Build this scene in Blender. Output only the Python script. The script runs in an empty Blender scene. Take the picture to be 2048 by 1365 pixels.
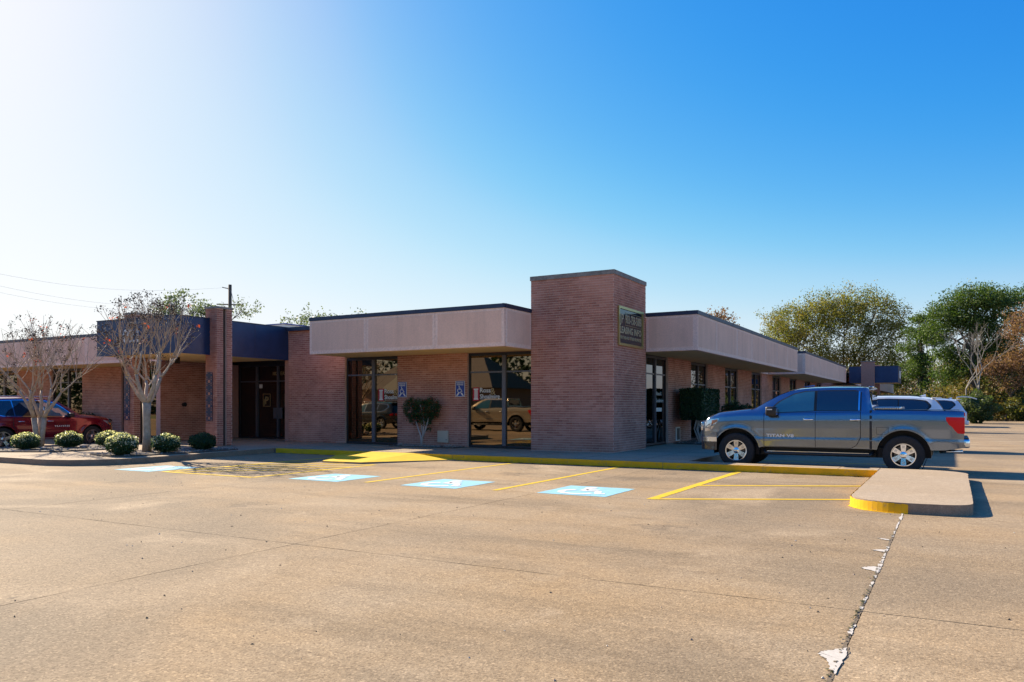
import bpy, bmesh, math, random
import numpy as np
from mathutils import Vector, Matrix, noise

random.seed(7)
RNG = np.random.default_rng(7)
S = bpy.context.scene
COL = S.collection
PI = math.pi

# ------------------------------------------------------------------ camera, sky, sun, exposure
cd = bpy.data.cameras.new('camera')
cam = bpy.data.objects.new('camera', cd)
COL.objects.link(cam)
cam.location = (0, 0, 1.5)
cam.rotation_euler = (PI / 2, 0, math.asin(0.4906))
cd.sensor_width = 36
cd.lens = 36 * 1556 / 2048
cd.shift_y = 0.0632
cd.clip_end = 2000
S.camera = cam

SUNV = Vector((-1.55, 0.36, 1.0)).normalized()      # towards the sun
SUN_EL = math.asin(SUNV.z)
SUN_AZ = math.atan2(SUNV.x, SUNV.y)
world = bpy.data.worlds.new('World')
S.world = world
world.use_nodes = True
wn = world.node_tree
wn.nodes.clear()
wo = wn.nodes.new('ShaderNodeOutputWorld')
wb = wn.nodes.new('ShaderNodeBackground')
sky = wn.nodes.new('ShaderNodeTexSky')
sky.sky_type = 'NISHITA'
sky.sun_disc = False
sky.sun_elevation = SUN_EL
sky.sun_rotation = SUN_AZ
sky.altitude = 0
sky.air_density = 1.0
sky.dust_density = 0.7
sky.ozone_density = 3.0
hs = wn.nodes.new('ShaderNodeHueSaturation')
hs.inputs['Saturation'].default_value = 1.32
wn.links.new(sky.outputs[0], hs.inputs['Color'])
sp_ = wn.nodes.new('ShaderNodeSeparateColor'); cb_ = wn.nodes.new('ShaderNodeCombineColor')
wn.links.new(hs.outputs[0], sp_.inputs[0])
# one tone curve for the whole sky: (in, out) in display-linear units, folded into 0..1 by SKYMAX
SKYMAX = 5.0; EXPO = 1.12; WSTR = 0.085; KDISP = WSTR * 2 ** EXPO
CURVES = (((0, 0.0), (.089, .030), (.16, .09), (.25, .215), (.38, .44), (.7, .74), (1.2, .93), (2.5, 1.05), (5, 1.15)),
          ((0, 0.0), (.296, .275), (.46, .44), (.64, .64), (.76, .74), (1.0, .86), (1.5, .97), (2.5, 1.06), (5, 1.15)),
          ((0, 0.0), (.3, .42), (.67, .80), (.9, .89), (1.2, .95), (2, 1.03), (5, 1.15)))
for ci, pts in enumerate(CURVES):
    a_ = wn.nodes.new('ShaderNodeMath'); a_.operation = 'MULTIPLY'; a_.inputs[1].default_value = KDISP / SKYMAX
    f_ = wn.nodes.new('ShaderNodeFloatCurve'); c_ = f_.mapping.curves[0]
    while len(c_.points) > 2: c_.points.remove(c_.points[1])
    c_.points[0].location = (0, 0); c_.points[-1].location = (1, pts[-1][1] / SKYMAX * 4)
    for x_, y_ in pts[1:-1]: c_.points.new(x_ / SKYMAX, y_ / SKYMAX * 4)
    for p_ in c_.points: p_.handle_type = 'AUTO_CLAMPED'
    f_.mapping.update()
    b_ = wn.nodes.new('ShaderNodeMath'); b_.operation = 'MULTIPLY'; b_.inputs[1].default_value = SKYMAX / 4 / KDISP
    wn.links.new(sp_.outputs[ci], a_.inputs[0]); wn.links.new(a_.outputs[0], f_.inputs['Value']); wn.links.new(f_.outputs[0], b_.inputs[0]); wn.links.new(b_.outputs[0], cb_.inputs[ci])
wn.links.new(cb_.outputs[0], wb.inputs[0])
wb.inputs[1].default_value = WSTR
wn.links.new(wb.outputs[0], wo.inputs[0])

sd = bpy.data.lights.new('sun', 'SUN')
sun = bpy.data.objects.new('sun', sd)
COL.objects.link(sun)
sd.energy = 4.9
sd.angle = math.radians(0.5)
sd.color = (1.0, 0.86, 0.67)
sun.rotation_euler = SUNV.to_track_quat('Z', 'Y').to_euler()

S.view_settings.view_transform = 'Standard'
S.view_settings.look = 'None'
S.view_settings.exposure = EXPO
S.view_settings.gamma = 1.0
S.view_settings.use_curve_mapping = False

# ------------------------------------------------------------------ materials
MATS = {}
def mat(name, col, rough=0.7, metal=0.0, spec=0.5, coat=0.0, bump=0.0, bscale=40.0, vary=0.0, vscale=3.0,
        trans=0.0, ior=1.5, emit=None, detail=6):
    """principled material; 'vary' multiplies the colour by a soft noise, 'bump' is fine relief"""
    if name in MATS: return MATS[name]
    m = bpy.data.materials.new(name); m.use_nodes = True
    nt = m.node_tree; b = nt.nodes['Principled BSDF']
    b.inputs['Base Color'].default_value = (*col, 1)
    b.inputs['Roughness'].default_value = rough
    b.inputs['Metallic'].default_value = metal
    b.inputs['Specular IOR Level'].default_value = spec
    b.inputs['IOR'].default_value = ior
    b.inputs['Coat Weight'].default_value = coat
    b.inputs['Coat Roughness'].default_value = 0.03
    if trans: b.inputs['Transmission Weight'].default_value = trans
    if emit:
        b.inputs['Emission Color'].default_value = (*emit[0], 1); b.inputs['Emission Strength'].default_value = emit[1]
    geo = nt.nodes.new('ShaderNodeNewGeometry')
    if vary:
        n = nt.nodes.new('ShaderNodeTexNoise'); n.inputs['Scale'].default_value = vscale; n.inputs['Detail'].default_value = detail
        n.inputs['Roughness'].default_value = 0.65
        nt.links.new(geo.outputs['Position'], n.inputs['Vector'])
        mr = nt.nodes.new('ShaderNodeMapRange')
        mr.inputs['From Min'].default_value = 0.3; mr.inputs['From Max'].default_value = 0.7
        mr.inputs['To Min'].default_value = 1 - vary; mr.inputs['To Max'].default_value = 1 + vary
        nt.links.new(n.outputs['Fac'], mr.inputs['Value'])
        mx = nt.nodes.new('ShaderNodeVectorMath'); mx.operation = 'SCALE'
        mx.inputs[0].default_value = col
        nt.links.new(mr.outputs[0], mx.inputs['Scale'])
        nt.links.new(mx.outputs[0], b.inputs['Base Color'])
    if bump:
        n2 = nt.nodes.new('ShaderNodeTexNoise'); n2.inputs['Scale'].default_value = bscale; n2.inputs['Detail'].default_value = 4
        nt.links.new(geo.outputs['Position'], n2.inputs['Vector'])
        bp = nt.nodes.new('ShaderNodeBump'); bp.inputs['Strength'].default_value = bump; bp.inputs['Distance'].default_value = 0.01
        nt.links.new(n2.outputs['Fac'], bp.inputs['Height'])
        nt.links.new(bp.outputs[0], b.inputs['Normal'])
    MATS[name] = m
    return m

def worn(name, col, under=(0.34, 0.265, 0.175), amount=0.5, rough=0.8):
    """paint rubbed through to the concrete in patches"""
    m = bpy.data.materials.new(name); m.use_nodes = True
    nt = m.node_tree; b = nt.nodes['Principled BSDF']
    geo = nt.nodes.new('ShaderNodeNewGeometry'); P = geo.outputs['Position']
    f1 = noise_fac(nt, P, 16, 0.66 - amount * .18, 0.72 - amount * .10, 8, 0.8)
    f2 = noise_fac(nt, P, 2.3, 0.40, 0.66, 4, 0.6)
    ml = nt.nodes.new('ShaderNodeMath'); ml.operation = 'MULTIPLY'; nt.links.new(f1, ml.inputs[0]); nt.links.new(f2, ml.inputs[1])
    c = mixc(nt, col, tuple(x * .82 for x in col), noise_fac(nt, P, 5, 0.35, 0.7))
    c = mixc(nt, c, under, ml.outputs[0])
    nt.links.new(c, b.inputs['Base Color']); b.inputs['Roughness'].default_value = rough; b.inputs['Specular IOR Level'].default_value = 0.3
    MATS[name] = m
    return m

def ramp_node(nt, stops):
    r = nt.nodes.new('ShaderNodeValToRGB')
    el = r.color_ramp.elements
    while len(el) > 1: el.remove(el[0])
    el[0].position = stops[0][0]; el[0].color = (*stops[0][1], 1)
    for p, c in stops[1:]:
        e = el.new(p); e.color = (*c, 1)
    return r

def mixc(nt, a, b, fac, mode='MIX'):
    m = nt.nodes.new('ShaderNodeMix'); m.data_type = 'RGBA'; m.blend_type = mode
    if isinstance(fac, (int, float)): m.inputs[0].default_value = fac
    else: nt.links.new(fac, m.inputs[0])
    for i, x in ((6, a), (7, b)):
        if isinstance(x, tuple): m.inputs[i].default_value = (*x, 1)
        else: nt.links.new(x, m.inputs[i])
    return m.outputs[2]

def noise_fac(nt, vec, scale, lo, hi, detail=5, rough=0.6, dist=0.0):
    n = nt.nodes.new('ShaderNodeTexNoise'); n.inputs['Scale'].default_value = scale
    n.inputs['Detail'].default_value = detail; n.inputs['Roughness'].default_value = rough; n.inputs['Distortion'].default_value = dist
    nt.links.new(vec, n.inputs['Vector'])
    mr = nt.nodes.new('ShaderNodeMapRange'); mr.inputs['From Min'].default_value = lo; mr.inputs['From Max'].default_value = hi
    nt.links.new(n.outputs['Fac'], mr.inputs['Value'])
    return mr.outputs[0]

def concrete(name, base, warm, dark, pebble=0.5, stain=0.5, peb_scale=75, lot=False):
    m = bpy.data.materials.new(name); m.use_nodes = True
    nt = m.node_tree; b = nt.nodes['Principled BSDF']
    geo = nt.nodes.new('ShaderNodeNewGeometry'); P = geo.outputs['Position']
    c = mixc(nt, base, warm, noise_fac(nt, P, 0.45, 0.35, 0.65))
    # long soiling drawn out along the driving lane
    mp = nt.nodes.new('ShaderNodeMapping'); mp.inputs['Scale'].default_value = (0.25, 1.3, 1); mp.inputs['Rotation'].default_value = (0, 0, 0.35)
    nt.links.new(P, mp.inputs['Vector'])
    st = noise_fac(nt, mp.outputs[0], 0.7, 0.48, 0.78, 7, 0.7, 0.3)
    ma = nt.nodes.new('ShaderNodeMath'); ma.operation = 'MULTIPLY'; ma.inputs[1].default_value = stain
    nt.links.new(st, ma.inputs[0])
    c = mixc(nt, c, dark, ma.outputs[0])
    c = mixc(nt, c, tuple(min(1, x * 1.25) for x in base), noise_fac(nt, P, 1.7, 0.56, 0.80, 8, 0.7))
    if lot:
        # broad soiled fields, oil spots and each slab's own cast
        c = mixc(nt, c, tuple(x * 0.70 for x in base), noise_fac(nt, P, 0.16, 0.46, 0.62, 4, 0.55, 0.8))
        c = mixc(nt, c, tuple(x * 1.16 for x in base), noise_fac(nt, P, 0.23, 0.56, 0.70, 5, 0.6, 1.2))
        mp2 = nt.nodes.new('ShaderNodeMapping'); mp2.inputs['Scale'].default_value = (0.12, 1.1, 1); mp2.inputs['Rotation'].default_value = (0, 0, -0.12); nt.links.new(P, mp2.inputs['Vector'])
        tf = nt.nodes.new('ShaderNodeMath'); tf.operation = 'MULTIPLY'; tf.inputs[1].default_value = 0.5
        nt.links.new(noise_fac(nt, mp2.outputs[0], 1.0, 0.56, 0.74, 6, 0.6, 0.6), tf.inputs[0])
        c = mixc(nt, c, tuple(x * 0.55 for x in base), tf.outputs[0])
        c = mixc(nt, c, (0.09, 0.07, 0.05), noise_fac(nt, P, 1.3, 0.755, 0.80, 3, 0.5))
        nz_ = nt.nodes.new('ShaderNodeTexNoise'); nz_.inputs['Scale'].default_value = 5; nz_.inputs['Detail'].default_value = 5; nt.links.new(P, nz_.inputs['Vector'])
        for (sx, sy, sr) in ((-5.6, 15.2, .55), (-8.4, 14.9, .5), (-11.1, 15.4, .5), (-5.4, 16.6, .3), (-8.6, 16.5, .28), (-2.6, 23.5, .6), (-3.1, 9.3, .35), (-9.3, 8.2, .3), (1.9, 8.4, .3), (-14.2, 9.6, .35)):
            ds = nt.nodes.new('ShaderNodeVectorMath'); ds.operation = 'DISTANCE'; ds.inputs[1].default_value = (sx, sy, 0); nt.links.new(P, ds.inputs[0])
            ad = nt.nodes.new('ShaderNodeMath'); ad.operation = 'MULTIPLY_ADD'; ad.inputs[1].default_value = 1.5; ad.inputs[2].default_value = -.75; nt.links.new(nz_.outputs['Fac'], ad.inputs[0])
            dd = nt.nodes.new('ShaderNodeMath'); dd.operation = 'ADD'; nt.links.new(ds.outputs['Value'], dd.inputs[0]); nt.links.new(ad.outputs[0], dd.inputs[1])
            mr_ = nt.nodes.new('ShaderNodeMapRange'); mr_.interpolation_type = 'SMOOTHSTEP'; mr_.inputs['From Min'].default_value = sr; mr_.inputs['From Max'].default_value = sr * .2; mr_.inputs['To Max'].default_value = .42
            nt.links.new(dd.outputs[0], mr_.inputs['Value']); c = mixc(nt, c, (0.10, 0.078, 0.055), mr_.outputs[0])
        at = nt.nodes.new('ShaderNodeAttribute'); at.attribute_name = 'tone'
        m0 = nt.nodes.new('ShaderNodeMapRange'); m0.inputs['To Min'].default_value = 0.93; m0.inputs['To Max'].default_value = 1.06; nt.links.new(at.outputs['Fac'], m0.inputs['Value'])
        s0 = nt.nodes.new('ShaderNodeVectorMath'); s0.operation = 'SCALE'; nt.links.new(c, s0.inputs[0]); nt.links.new(m0.outputs[0], s0.inputs['Scale']); c = s0.outputs[0]
    blotch = noise_fac(nt, P, 14, 0.3, 0.7, 6, 0.75)
    mr = nt.nodes.new('ShaderNodeMapRange'); mr.inputs['To Min'].default_value = 0.84; mr.inputs['To Max'].default_value = 1.14
    nt.links.new(blotch, mr.inputs['Value'])
    sc = nt.nodes.new('ShaderNodeVectorMath'); sc.operation = 'SCALE'
    nt.links.new(c, sc.inputs[0]); nt.links.new(mr.outputs[0], sc.inputs['Scale'])
    c = sc.outputs[0]
    v = nt.nodes.new('ShaderNodeTexVoronoi'); v.inputs['Scale'].default_value = peb_scale
    nt.links.new(P, v.inputs['Vector'])
    sep = nt.nodes.new('ShaderNodeSeparateColor'); nt.links.new(v.outputs['Color'], sep.inputs[0])
    pr = ramp_node(nt, [(0.0, (0.42, 0.38, 0.36)), (0.22, (0.75, 0.72, 0.70)), (0.5, (1, 1, 1)), (0.82, (1.0, 1.0, 1.0)), (1.0, (1.75, 1.75, 1.75))])
    nt.links.new(sep.outputs[0], pr.inputs[0])
    c = mixc(nt, c, pr.outputs[0], pebble, 'MULTIPLY')
    v2 = nt.nodes.new('ShaderNodeTexVoronoi'); v2.inputs['Scale'].default_value = 9
    nt.links.new(P, v2.inputs['Vector'])
    lt = nt.nodes.new('ShaderNodeMath'); lt.operation = 'LESS_THAN'; lt.inputs[1].default_value = 0.055
    nt.links.new(v2.outputs['Distance'], lt.inputs[0])
    sep2 = nt.nodes.new('ShaderNodeSeparateColor'); nt.links.new(v2.outputs['Color'], sep2.inputs[0])
    gt = nt.nodes.new('ShaderNodeMath'); gt.operation = 'GREATER_THAN'; gt.inputs[1].default_value = 0.8
    nt.links.new(sep2.outputs[0], gt.inputs[0])
    an = nt.nodes.new('ShaderNodeMath'); an.operation = 'MULTIPLY'
    nt.links.new(lt.outputs[0], an.inputs[0]); nt.links.new(gt.outputs[0], an.inputs[1])
    c = mixc(nt, c, (0.10, 0.07, 0.05), an.outputs[0])
    nt.links.new(c, b.inputs['Base Color'])
    b.inputs['Roughness'].default_value = 0.9
    b.inputs['Specular IOR Level'].default_value = 0.3
    n2 = nt.nodes.new('ShaderNodeTexNoise'); n2.inputs['Scale'].default_value = 60; n2.inputs['Detail'].default_value = 5
    nt.links.new(P, n2.inputs['Vector'])
    bp = nt.nodes.new('ShaderNodeBump'); bp.inputs['Strength'].default_value = 0.55; bp.inputs['Distance'].default_value = 0.008
    nt.links.new(n2.outputs['Fac'], bp.inputs['Height'])
    nt.links.new(bp.outputs[0], b.inputs['Normal'])
    MATS[name] = m
    return m

def streaked(name, col, fine=55, amt=0.22, bump=0.5):
    """weathered panel: fine aggregate plus long vertical rain streaks"""
    m = bpy.data.materials.new(name); m.use_nodes = True
    nt = m.node_tree; b = nt.nodes['Principled BSDF']
    geo = nt.nodes.new('ShaderNodeNewGeometry'); P = geo.outputs['Position']
    mp = nt.nodes.new('ShaderNodeMapping'); mp.inputs['Scale'].default_value = (2.2, 2.2, 0.14); nt.links.new(P, mp.inputs['Vector'])
    st = nt.nodes.new('ShaderNodeMath'); st.operation = 'MULTIPLY'; st.inputs[1].default_value = amt
    nt.links.new(noise_fac(nt, mp.outputs[0], 1.6, 0.45, 0.75, 6, 0.7), st.inputs[0])
    c = mixc(nt, col, tuple(x * 0.55 for x in col), st.outputs[0])
    c = mixc(nt, c, tuple(min(.92, x * 1.08) for x in col), noise_fac(nt, P, 0.9, 0.45, 0.7))
    f = nt.nodes.new('ShaderNodeMapRange'); f.inputs['To Min'].default_value = 0.86; f.inputs['To Max'].default_value = 1.12
    nt.links.new(noise_fac(nt, P, fine, 0.3, 0.7, 3), f.inputs['Value'])
    sc = nt.nodes.new('ShaderNodeVectorMath'); sc.operation = 'SCALE'; nt.links.new(c, sc.inputs[0]); nt.links.new(f.outputs[0], sc.inputs['Scale'])
    nt.links.new(sc.outputs[0], b.inputs['Base Color']); b.inputs['Roughness'].default_value = 0.95; b.inputs['Specular IOR Level'].default_value = 0.2
    MATS[name] = m
    return m

def brick_mat(name, cols, tone_attr=True):
    m = bpy.data.materials.new(name); m.use_nodes = True
    nt = m.node_tree; b = nt.nodes['Principled BSDF']
    geo = nt.nodes.new('ShaderNodeNewGeometry'); P = geo.outputs['Position']
    at = nt.nodes.new('ShaderNodeAttribute'); at.attribute_name = 'tone'
    r = ramp_node(nt, [(i / (len(cols) - 1), c) for i, c in enumerate(cols)])
    nt.links.new(at.outputs['Fac'], r.inputs[0])
    c = mixc(nt, r.outputs[0], tuple(x * 0.62 for x in cols[0]), noise_fac(nt, P, 0.75, 0.46, 0.80, 6, 0.7))
    c = mixc(nt, c, tuple(min(1, x * 1.25) for x in cols[-1]), noise_fac(nt, P, 0.8, 0.5, 0.85, 3))
    g = noise_fac(nt, P, 60, 0.3, 0.7)
    mr = nt.nodes.new('ShaderNodeMapRange'); mr.inputs['To Min'].default_value = 0.85; mr.inputs['To Max'].default_value = 1.12
    nt.links.new(g, mr.inputs['Value'])
    sc = nt.nodes.new('ShaderNodeVectorMath'); sc.operation = 'SCALE'
    nt.links.new(c, sc.inputs[0]); nt.links.new(mr.outputs[0], sc.inputs['Scale'])
    nt.links.new(sc.outputs[0], b.inputs['Base Color'])
    b.inputs['Roughness'].default_value = 0.9; b.inputs['Specular IOR Level'].default_value = 0.25
    MATS[name] = m
    return m

def leaf_mat(name, cols, rough=0.55, transl=0.35, spec=0.4):
    m = bpy.data.materials.new(name); m.use_nodes = True
    nt = m.node_tree; b = nt.nodes['Principled BSDF']; out = nt.nodes['Material Output']
    at = nt.nodes.new('ShaderNodeAttribute'); at.attribute_name = 'tone'
    r = ramp_node(nt, [(i / max(1, len(cols) - 1), c) for i, c in enumerate(cols)])
    nt.links.new(at.outputs['Fac'], r.inputs[0])
    nt.links.new(r.outputs[0], b.inputs['Base Color'])
    b.inputs['Roughness'].default_value = rough; b.inputs['Specular IOR Level'].default_value = spec
    tr = nt.nodes.new('ShaderNodeBsdfTranslucent')
    br = nt.nodes.new('ShaderNodeVectorMath'); br.operation = 'MULTIPLY'; br.inputs[1].default_value = (1.5, 1.6, 0.7)
    nt.links.new(r.outputs[0], br.inputs[0]); nt.links.new(br.outputs[0], tr.inputs[0])
    mx = nt.nodes.new('ShaderNodeMixShader'); mx.inputs[0].default_value = transl
    nt.links.new(b.outputs[0], mx.inputs[1]); nt.links.new(tr.outputs[0], mx.inputs[2])
    nt.links.new(mx.outputs[0], out.inputs[0])
    MATS[name] = m
    return m

M_LOT = concrete('lot_concrete', (0.335, 0.255, 0.162), (0.345, 0.238, 0.126), (0.15, 0.11, 0.066), 0.6, 0.9, 75, True)
M_WALK = concrete('walk_concrete', (0.40, 0.315, 0.22), (0.38, 0.29, 0.19), (0.25, 0.20, 0.14), 0.35, 0.45, 120)
M_KERB = concrete('kerb_concrete', (0.30, 0.23, 0.17), (0.24, 0.18, 0.13), (0.12, 0.09, 0.07), 0.4, 0.7, 120)
M_BRICK = brick_mat('brick_face', [(0.34, 0.14, 0.10), (0.41, 0.175, 0.125), (0.46, 0.21, 0.155), (0.52, 0.26, 0.195)])
M_MORTAR = mat('mortar', (0.60, 0.40, 0.33), 0.95, vary=0.12, vscale=8, bump=0.3, bscale=80)
M_FARBRICK = mat('far_brick', (0.38, 0.20, 0.16), 0.9, vary=0.12, vscale=9)
M_FASCIA = streaked('aggregate_panel', (0.82, 0.535, 0.41), 60, 0.35)
M_BORDER = streaked('smooth_panel_edge', (0.88, 0.62, 0.51), 20, 0.22)
M_SOFFIT = mat('soffit_plaster', (0.78, 0.56, 0.28), 0.9, vary=0.05, vscale=2)
M_CAP = mat('dark_flashing', (0.035, 0.045, 0.085), 0.45, 0.3, vary=0.25, vscale=3)
M_CAPGREY = mat('grey_coping', (0.22, 0.20, 0.18), 0.8, vary=0.35, vscale=7)
M_CANOPY = mat('navy_metal', (0.018, 0.042, 0.115), 0.38, 0.35, vary=0.18, vscale=2.2)
M_FRAME = mat('bronze_frame', (0.045, 0.045, 0.055), 0.4, 0.6)
M_GREYFRAME = mat('grey_mullion', (0.13, 0.13, 0.155), 0.45, 0.5)
M_ROOF = mat('roof_gravel', (0.35, 0.32, 0.28), 0.95, vary=0.1)
M_YELLOW = worn('yellow_paint', (0.72, 0.48, 0.02), amount=0.3)
M_YELLOWK = worn('yellow_kerb_paint', (0.80, 0.44, 0.01), (0.25, 0.19, 0.12), 0.75)
M_ADA = worn('pale_blue_paint', (0.27, 0.55, 0.66), amount=0.7)
M_WHITE = worn('white_paint', (0.80, 0.80, 0.78), (0.27, 0.55, 0.66), 0.5)
M_FILLER = mat('white_joint_filler', (0.52, 0.48, 0.42), 0.8, vary=0.12, vscale=30)
M_MOSS = mat('moss', (0.07, 0.075, 0.03), 0.95, vary=0.4, vscale=30)
M_GRIT = mat('joint_grit', (0.15, 0.115, 0.075), 0.95, vary=0.5, vscale=60)
M_DARKGAP = mat('dark_joint', (0.05, 0.035, 0.025), 0.95)
M_SIGNBLUE = mat('sign_blue', (0.015, 0.05, 0.30), 0.4)
M_RED = mat('logo_red', (0.42, 0.012, 0.03), 0.5)
M_GOLD = mat('gold_letters', (0.42, 0.30, 0.14), 0.5, 0.3)
M_BOARDTXT = mat('board_letters', (0.46, 0.36, 0.21), 0.6)
M_PALE = mat('pale_letters', (0.72, 0.70, 0.66), 0.6)
M_BRASS = mat('brass_frame', (0.52, 0.42, 0.17), 0.35, 0.8)
M_SIGNBLACK = mat('black_glossy_panel', (0.012, 0.013, 0.02), 0.08, spec=0.8)
M_TILE = mat('navy_ceramic', (0.02, 0.028, 0.07), 0.3, vary=0.3, vscale=20)
M_BEIGEBOX = mat('beige_steel', (0.55, 0.46, 0.35), 0.6, vary=0.05)
M_BLACK = mat('black_plastic', (0.012, 0.012, 0.014), 0.5)
M_TYRE = mat('tyre_rubber', (0.018, 0.018, 0.02), 0.85, vary=0.3, vscale=20, bump=0.4, bscale=60)
M_CHROME = mat('chrome', (0.70, 0.78, 0.90), 0.08, 1.0)
M_ALLOY = mat('alloy', (0.48, 0.54, 0.64), 0.2, 1.0)
M_ROTOR = mat('brake_steel', (0.16, 0.13, 0.10), 0.5, 0.8)
M_REDLENS = mat('red_lens', (0.72, 0.006, 0.008), 0.3, spec=0.3)
M_AMBER = mat('amber_lens', (0.55, 0.16, 0.02), 0.15, coat=1.0)
M_LENS = mat('clear_lens', (0.55, 0.57, 0.62), 0.06, 0.85)
M_BARK = mat('crepe_bark', (0.40, 0.30, 0.215), 0.75, vary=0.35, vscale=9, bump=0.4, bscale=25)
M_TRUNK = mat('grey_bark', (0.10, 0.08, 0.06), 0.9, vary=0.35, vscale=5, bump=0.5, bscale=12)
M_PALEBARK = mat('pale_bare_wood', (0.25, 0.225, 0.19), 0.85, vary=0.2)
M_WHITEBARK = mat('white_stems', (0.42, 0.38, 0.36), 0.8, vary=0.2)
M_POLE = mat('pole_wood', (0.10, 0.075, 0.05), 0.9, vary=0.2)
M_WIRE = mat('wire_grey', (0.34, 0.36, 0.38), 0.6)
M_STONE = mat('bed_stone', (0.30, 0.24, 0.20), 0.9, vary=0.45, vscale=12, bump=0.4, bscale=40)
M_SOIL = mat('bed_soil', (0.10, 0.075, 0.055), 0.95, vary=0.3, vscale=8, bump=0.6, bscale=25)
M_SEED = mat('seed_pods', (0.075, 0.05, 0.035), 0.8)
M_REDLEAF = leaf_mat('red_leaves', [(0.45, 0.03, 0.02), (0.50, 0.10, 0.04)], transl=0.4)
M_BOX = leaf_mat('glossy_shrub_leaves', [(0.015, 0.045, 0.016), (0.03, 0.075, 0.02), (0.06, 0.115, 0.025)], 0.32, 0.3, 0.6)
M_GLINT = leaf_mat('leaf_sun_glint', [(0.75, 0.66, 0.50), (0.88, 0.84, 0.74)], 0.4, 0.45)  # near-white leaf colour that paints sun glints on glossy shrubs
M_HEDGE = leaf_mat('dark_hedge_leaves', [(0.010, 0.032, 0.012), (0.02, 0.055, 0.018), (0.03, 0.075, 0.02)], 0.55, 0.15)
M_OLIVE = leaf_mat('olive_leaves', [(0.06, 0.085, 0.02), (0.12, 0.135, 0.03), (0.19, 0.17, 0.04), (0.22, 0.14, 0.045)], 0.5, 0.5)
M_LIVEOAK = leaf_mat('grey_green_leaves', [(0.04, 0.065, 0.03), (0.08, 0.11, 0.04), (0.13, 0.15, 0.05)], 0.5, 0.45)
M_FEATHER = leaf_mat('feathery_leaves', [(0.05, 0.075, 0.05), (0.10, 0.13, 0.08), (0.15, 0.17, 0.09)], 0.5, 0.4)
M_PINE = leaf_mat('pine_needles', [(0.03, 0.06, 0.012), (0.07, 0.12, 0.02), (0.13, 0.18, 0.03)], 0.6, 0.3)
M_RUSSET = leaf_mat('russet_leaves', [(0.14, 0.07, 0.05), (0.22, 0.125, 0.085), (0.32, 0.20, 0.13)], 0.6, 0.4)
M_BRUSH = leaf_mat('undergrowth_leaves', [(0.03, 0.05, 0.012), (0.08, 0.09, 0.02), (0.20, 0.13, 0.05), (0.10, 0.12, 0.02)], 0.6, 0.35)
M_LITTER = mat('leaf_litter', (0.20, 0.13, 0.08), 0.95, vary=0.4, vscale=1.5, bump=0.8, bscale=5)
M_GRASS = mat('short_grass', (0.10, 0.12, 0.035), 0.95, vary=0.35, vscale=2.5, bump=0.5, bscale=20)
M_SIDING = mat('white_siding', (0.55, 0.52, 0.48), 0.8)
M_SHINGLE = mat('house_shingles', (0.16, 0.14, 0.13), 0.9, vary=0.2, vscale=5)
M_CARIN = mat('cabin_trim', (0.03, 0.03, 0.034), 0.8)

def glass_mat(name, refl, wav=0.02, tint=(1, 1, 1)):
    m = bpy.data.materials.new(name); m.use_nodes = True
    nt = m.node_tree; b = nt.nodes['Principled BSDF']
    b.inputs['Base Color'].default_value = (*refl, 1)
    b.inputs['Metallic'].default_value = 1.0
    b.inputs['Roughness'].default_value = 0.015
    geo = nt.nodes.new('ShaderNodeNewGeometry')
    n = nt.nodes.new('ShaderNodeTexNoise'); n.inputs['Scale'].default_value = 1.2; n.inputs['Detail'].default_value = 1
    nt.links.new(geo.outputs['Position'], n.inputs['Vector'])
    bp = nt.nodes.new('ShaderNodeBump'); bp.inputs['Strength'].default_value = wav; bp.inputs['Distance'].default_value = 0.02
    nt.links.new(n.outputs['Fac'], bp.inputs['Height']); nt.links.new(bp.outputs[0], b.inputs['Normal'])
    MATS[name] = m
    return m
M_GLASS = glass_mat('bronze_tinted_glass', (0.20, 0.150, 0.095), 0.05)
M_GLASSD = glass_mat('dark_door_glass', (0.10, 0.10, 0.11), 0.03)

def car_glass(name, tint):
    m = bpy.data.materials.new(name); m.use_nodes = True
    nt = m.node_tree; b = nt.nodes['Principled BSDF']; out = nt.nodes['Material Output']
    b.inputs['Base Color'].default_value = (0.01, 0.012, 0.015, 1); b.inputs['Roughness'].default_value = 0.02
    b.inputs['IOR'].default_value = 1.9
    tr = nt.nodes.new('ShaderNodeBsdfTransparent'); tr.inputs[0].default_value = (*tint, 1)
    mx = nt.nodes.new('ShaderNodeMixShader'); mx.inputs[0].default_value = 0.45
    nt.links.new(tr.outputs[0], mx.inputs[1]); nt.links.new(b.outputs[0], mx.inputs[2]); nt.links.new(mx.outputs[0], out.inputs[0])
    MATS[name] = m
    return m
M_CARGLASS = mat('car_privacy_glass', (0.010, 0.016, 0.026), 0.02, spec=0.9, ior=1.7)
M_CARCLEAR = mat('car_clear_glass', (0.03, 0.12, 0.18), 0.02, spec=0.9, ior=1.7)

def paint(name, col, metal=0.55, rough=0.28):
    return mat(name, col, rough, metal, coat=1.0, spec=0.5)
P_GREY = paint('gunmetal_blue_paint', (0.17, 0.225, 0.32), 0.92, 0.17)
P_RED = paint('wine_red_paint', (0.20, 0.004, 0.02), 0.4, 0.22)
P_SILVER = paint('silver_paint', (0.88, 0.86, 0.84), 0.0, 0.3)
P_WHITE = paint('white_car_paint', (0.72, 0.72, 0.70), 0.0, 0.25)
P_TAN = paint('pale_tan_paint', (0.50, 0.42, 0.31), 0.3, 0.25)
P_DARK = paint('charcoal_car_paint', (0.04, 0.045, 0.055), 0.5, 0.25)
P_LBLUE = paint('pale_blue_car_paint', (0.66, 0.72, 0.80), 0.05, 0.25)

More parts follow.
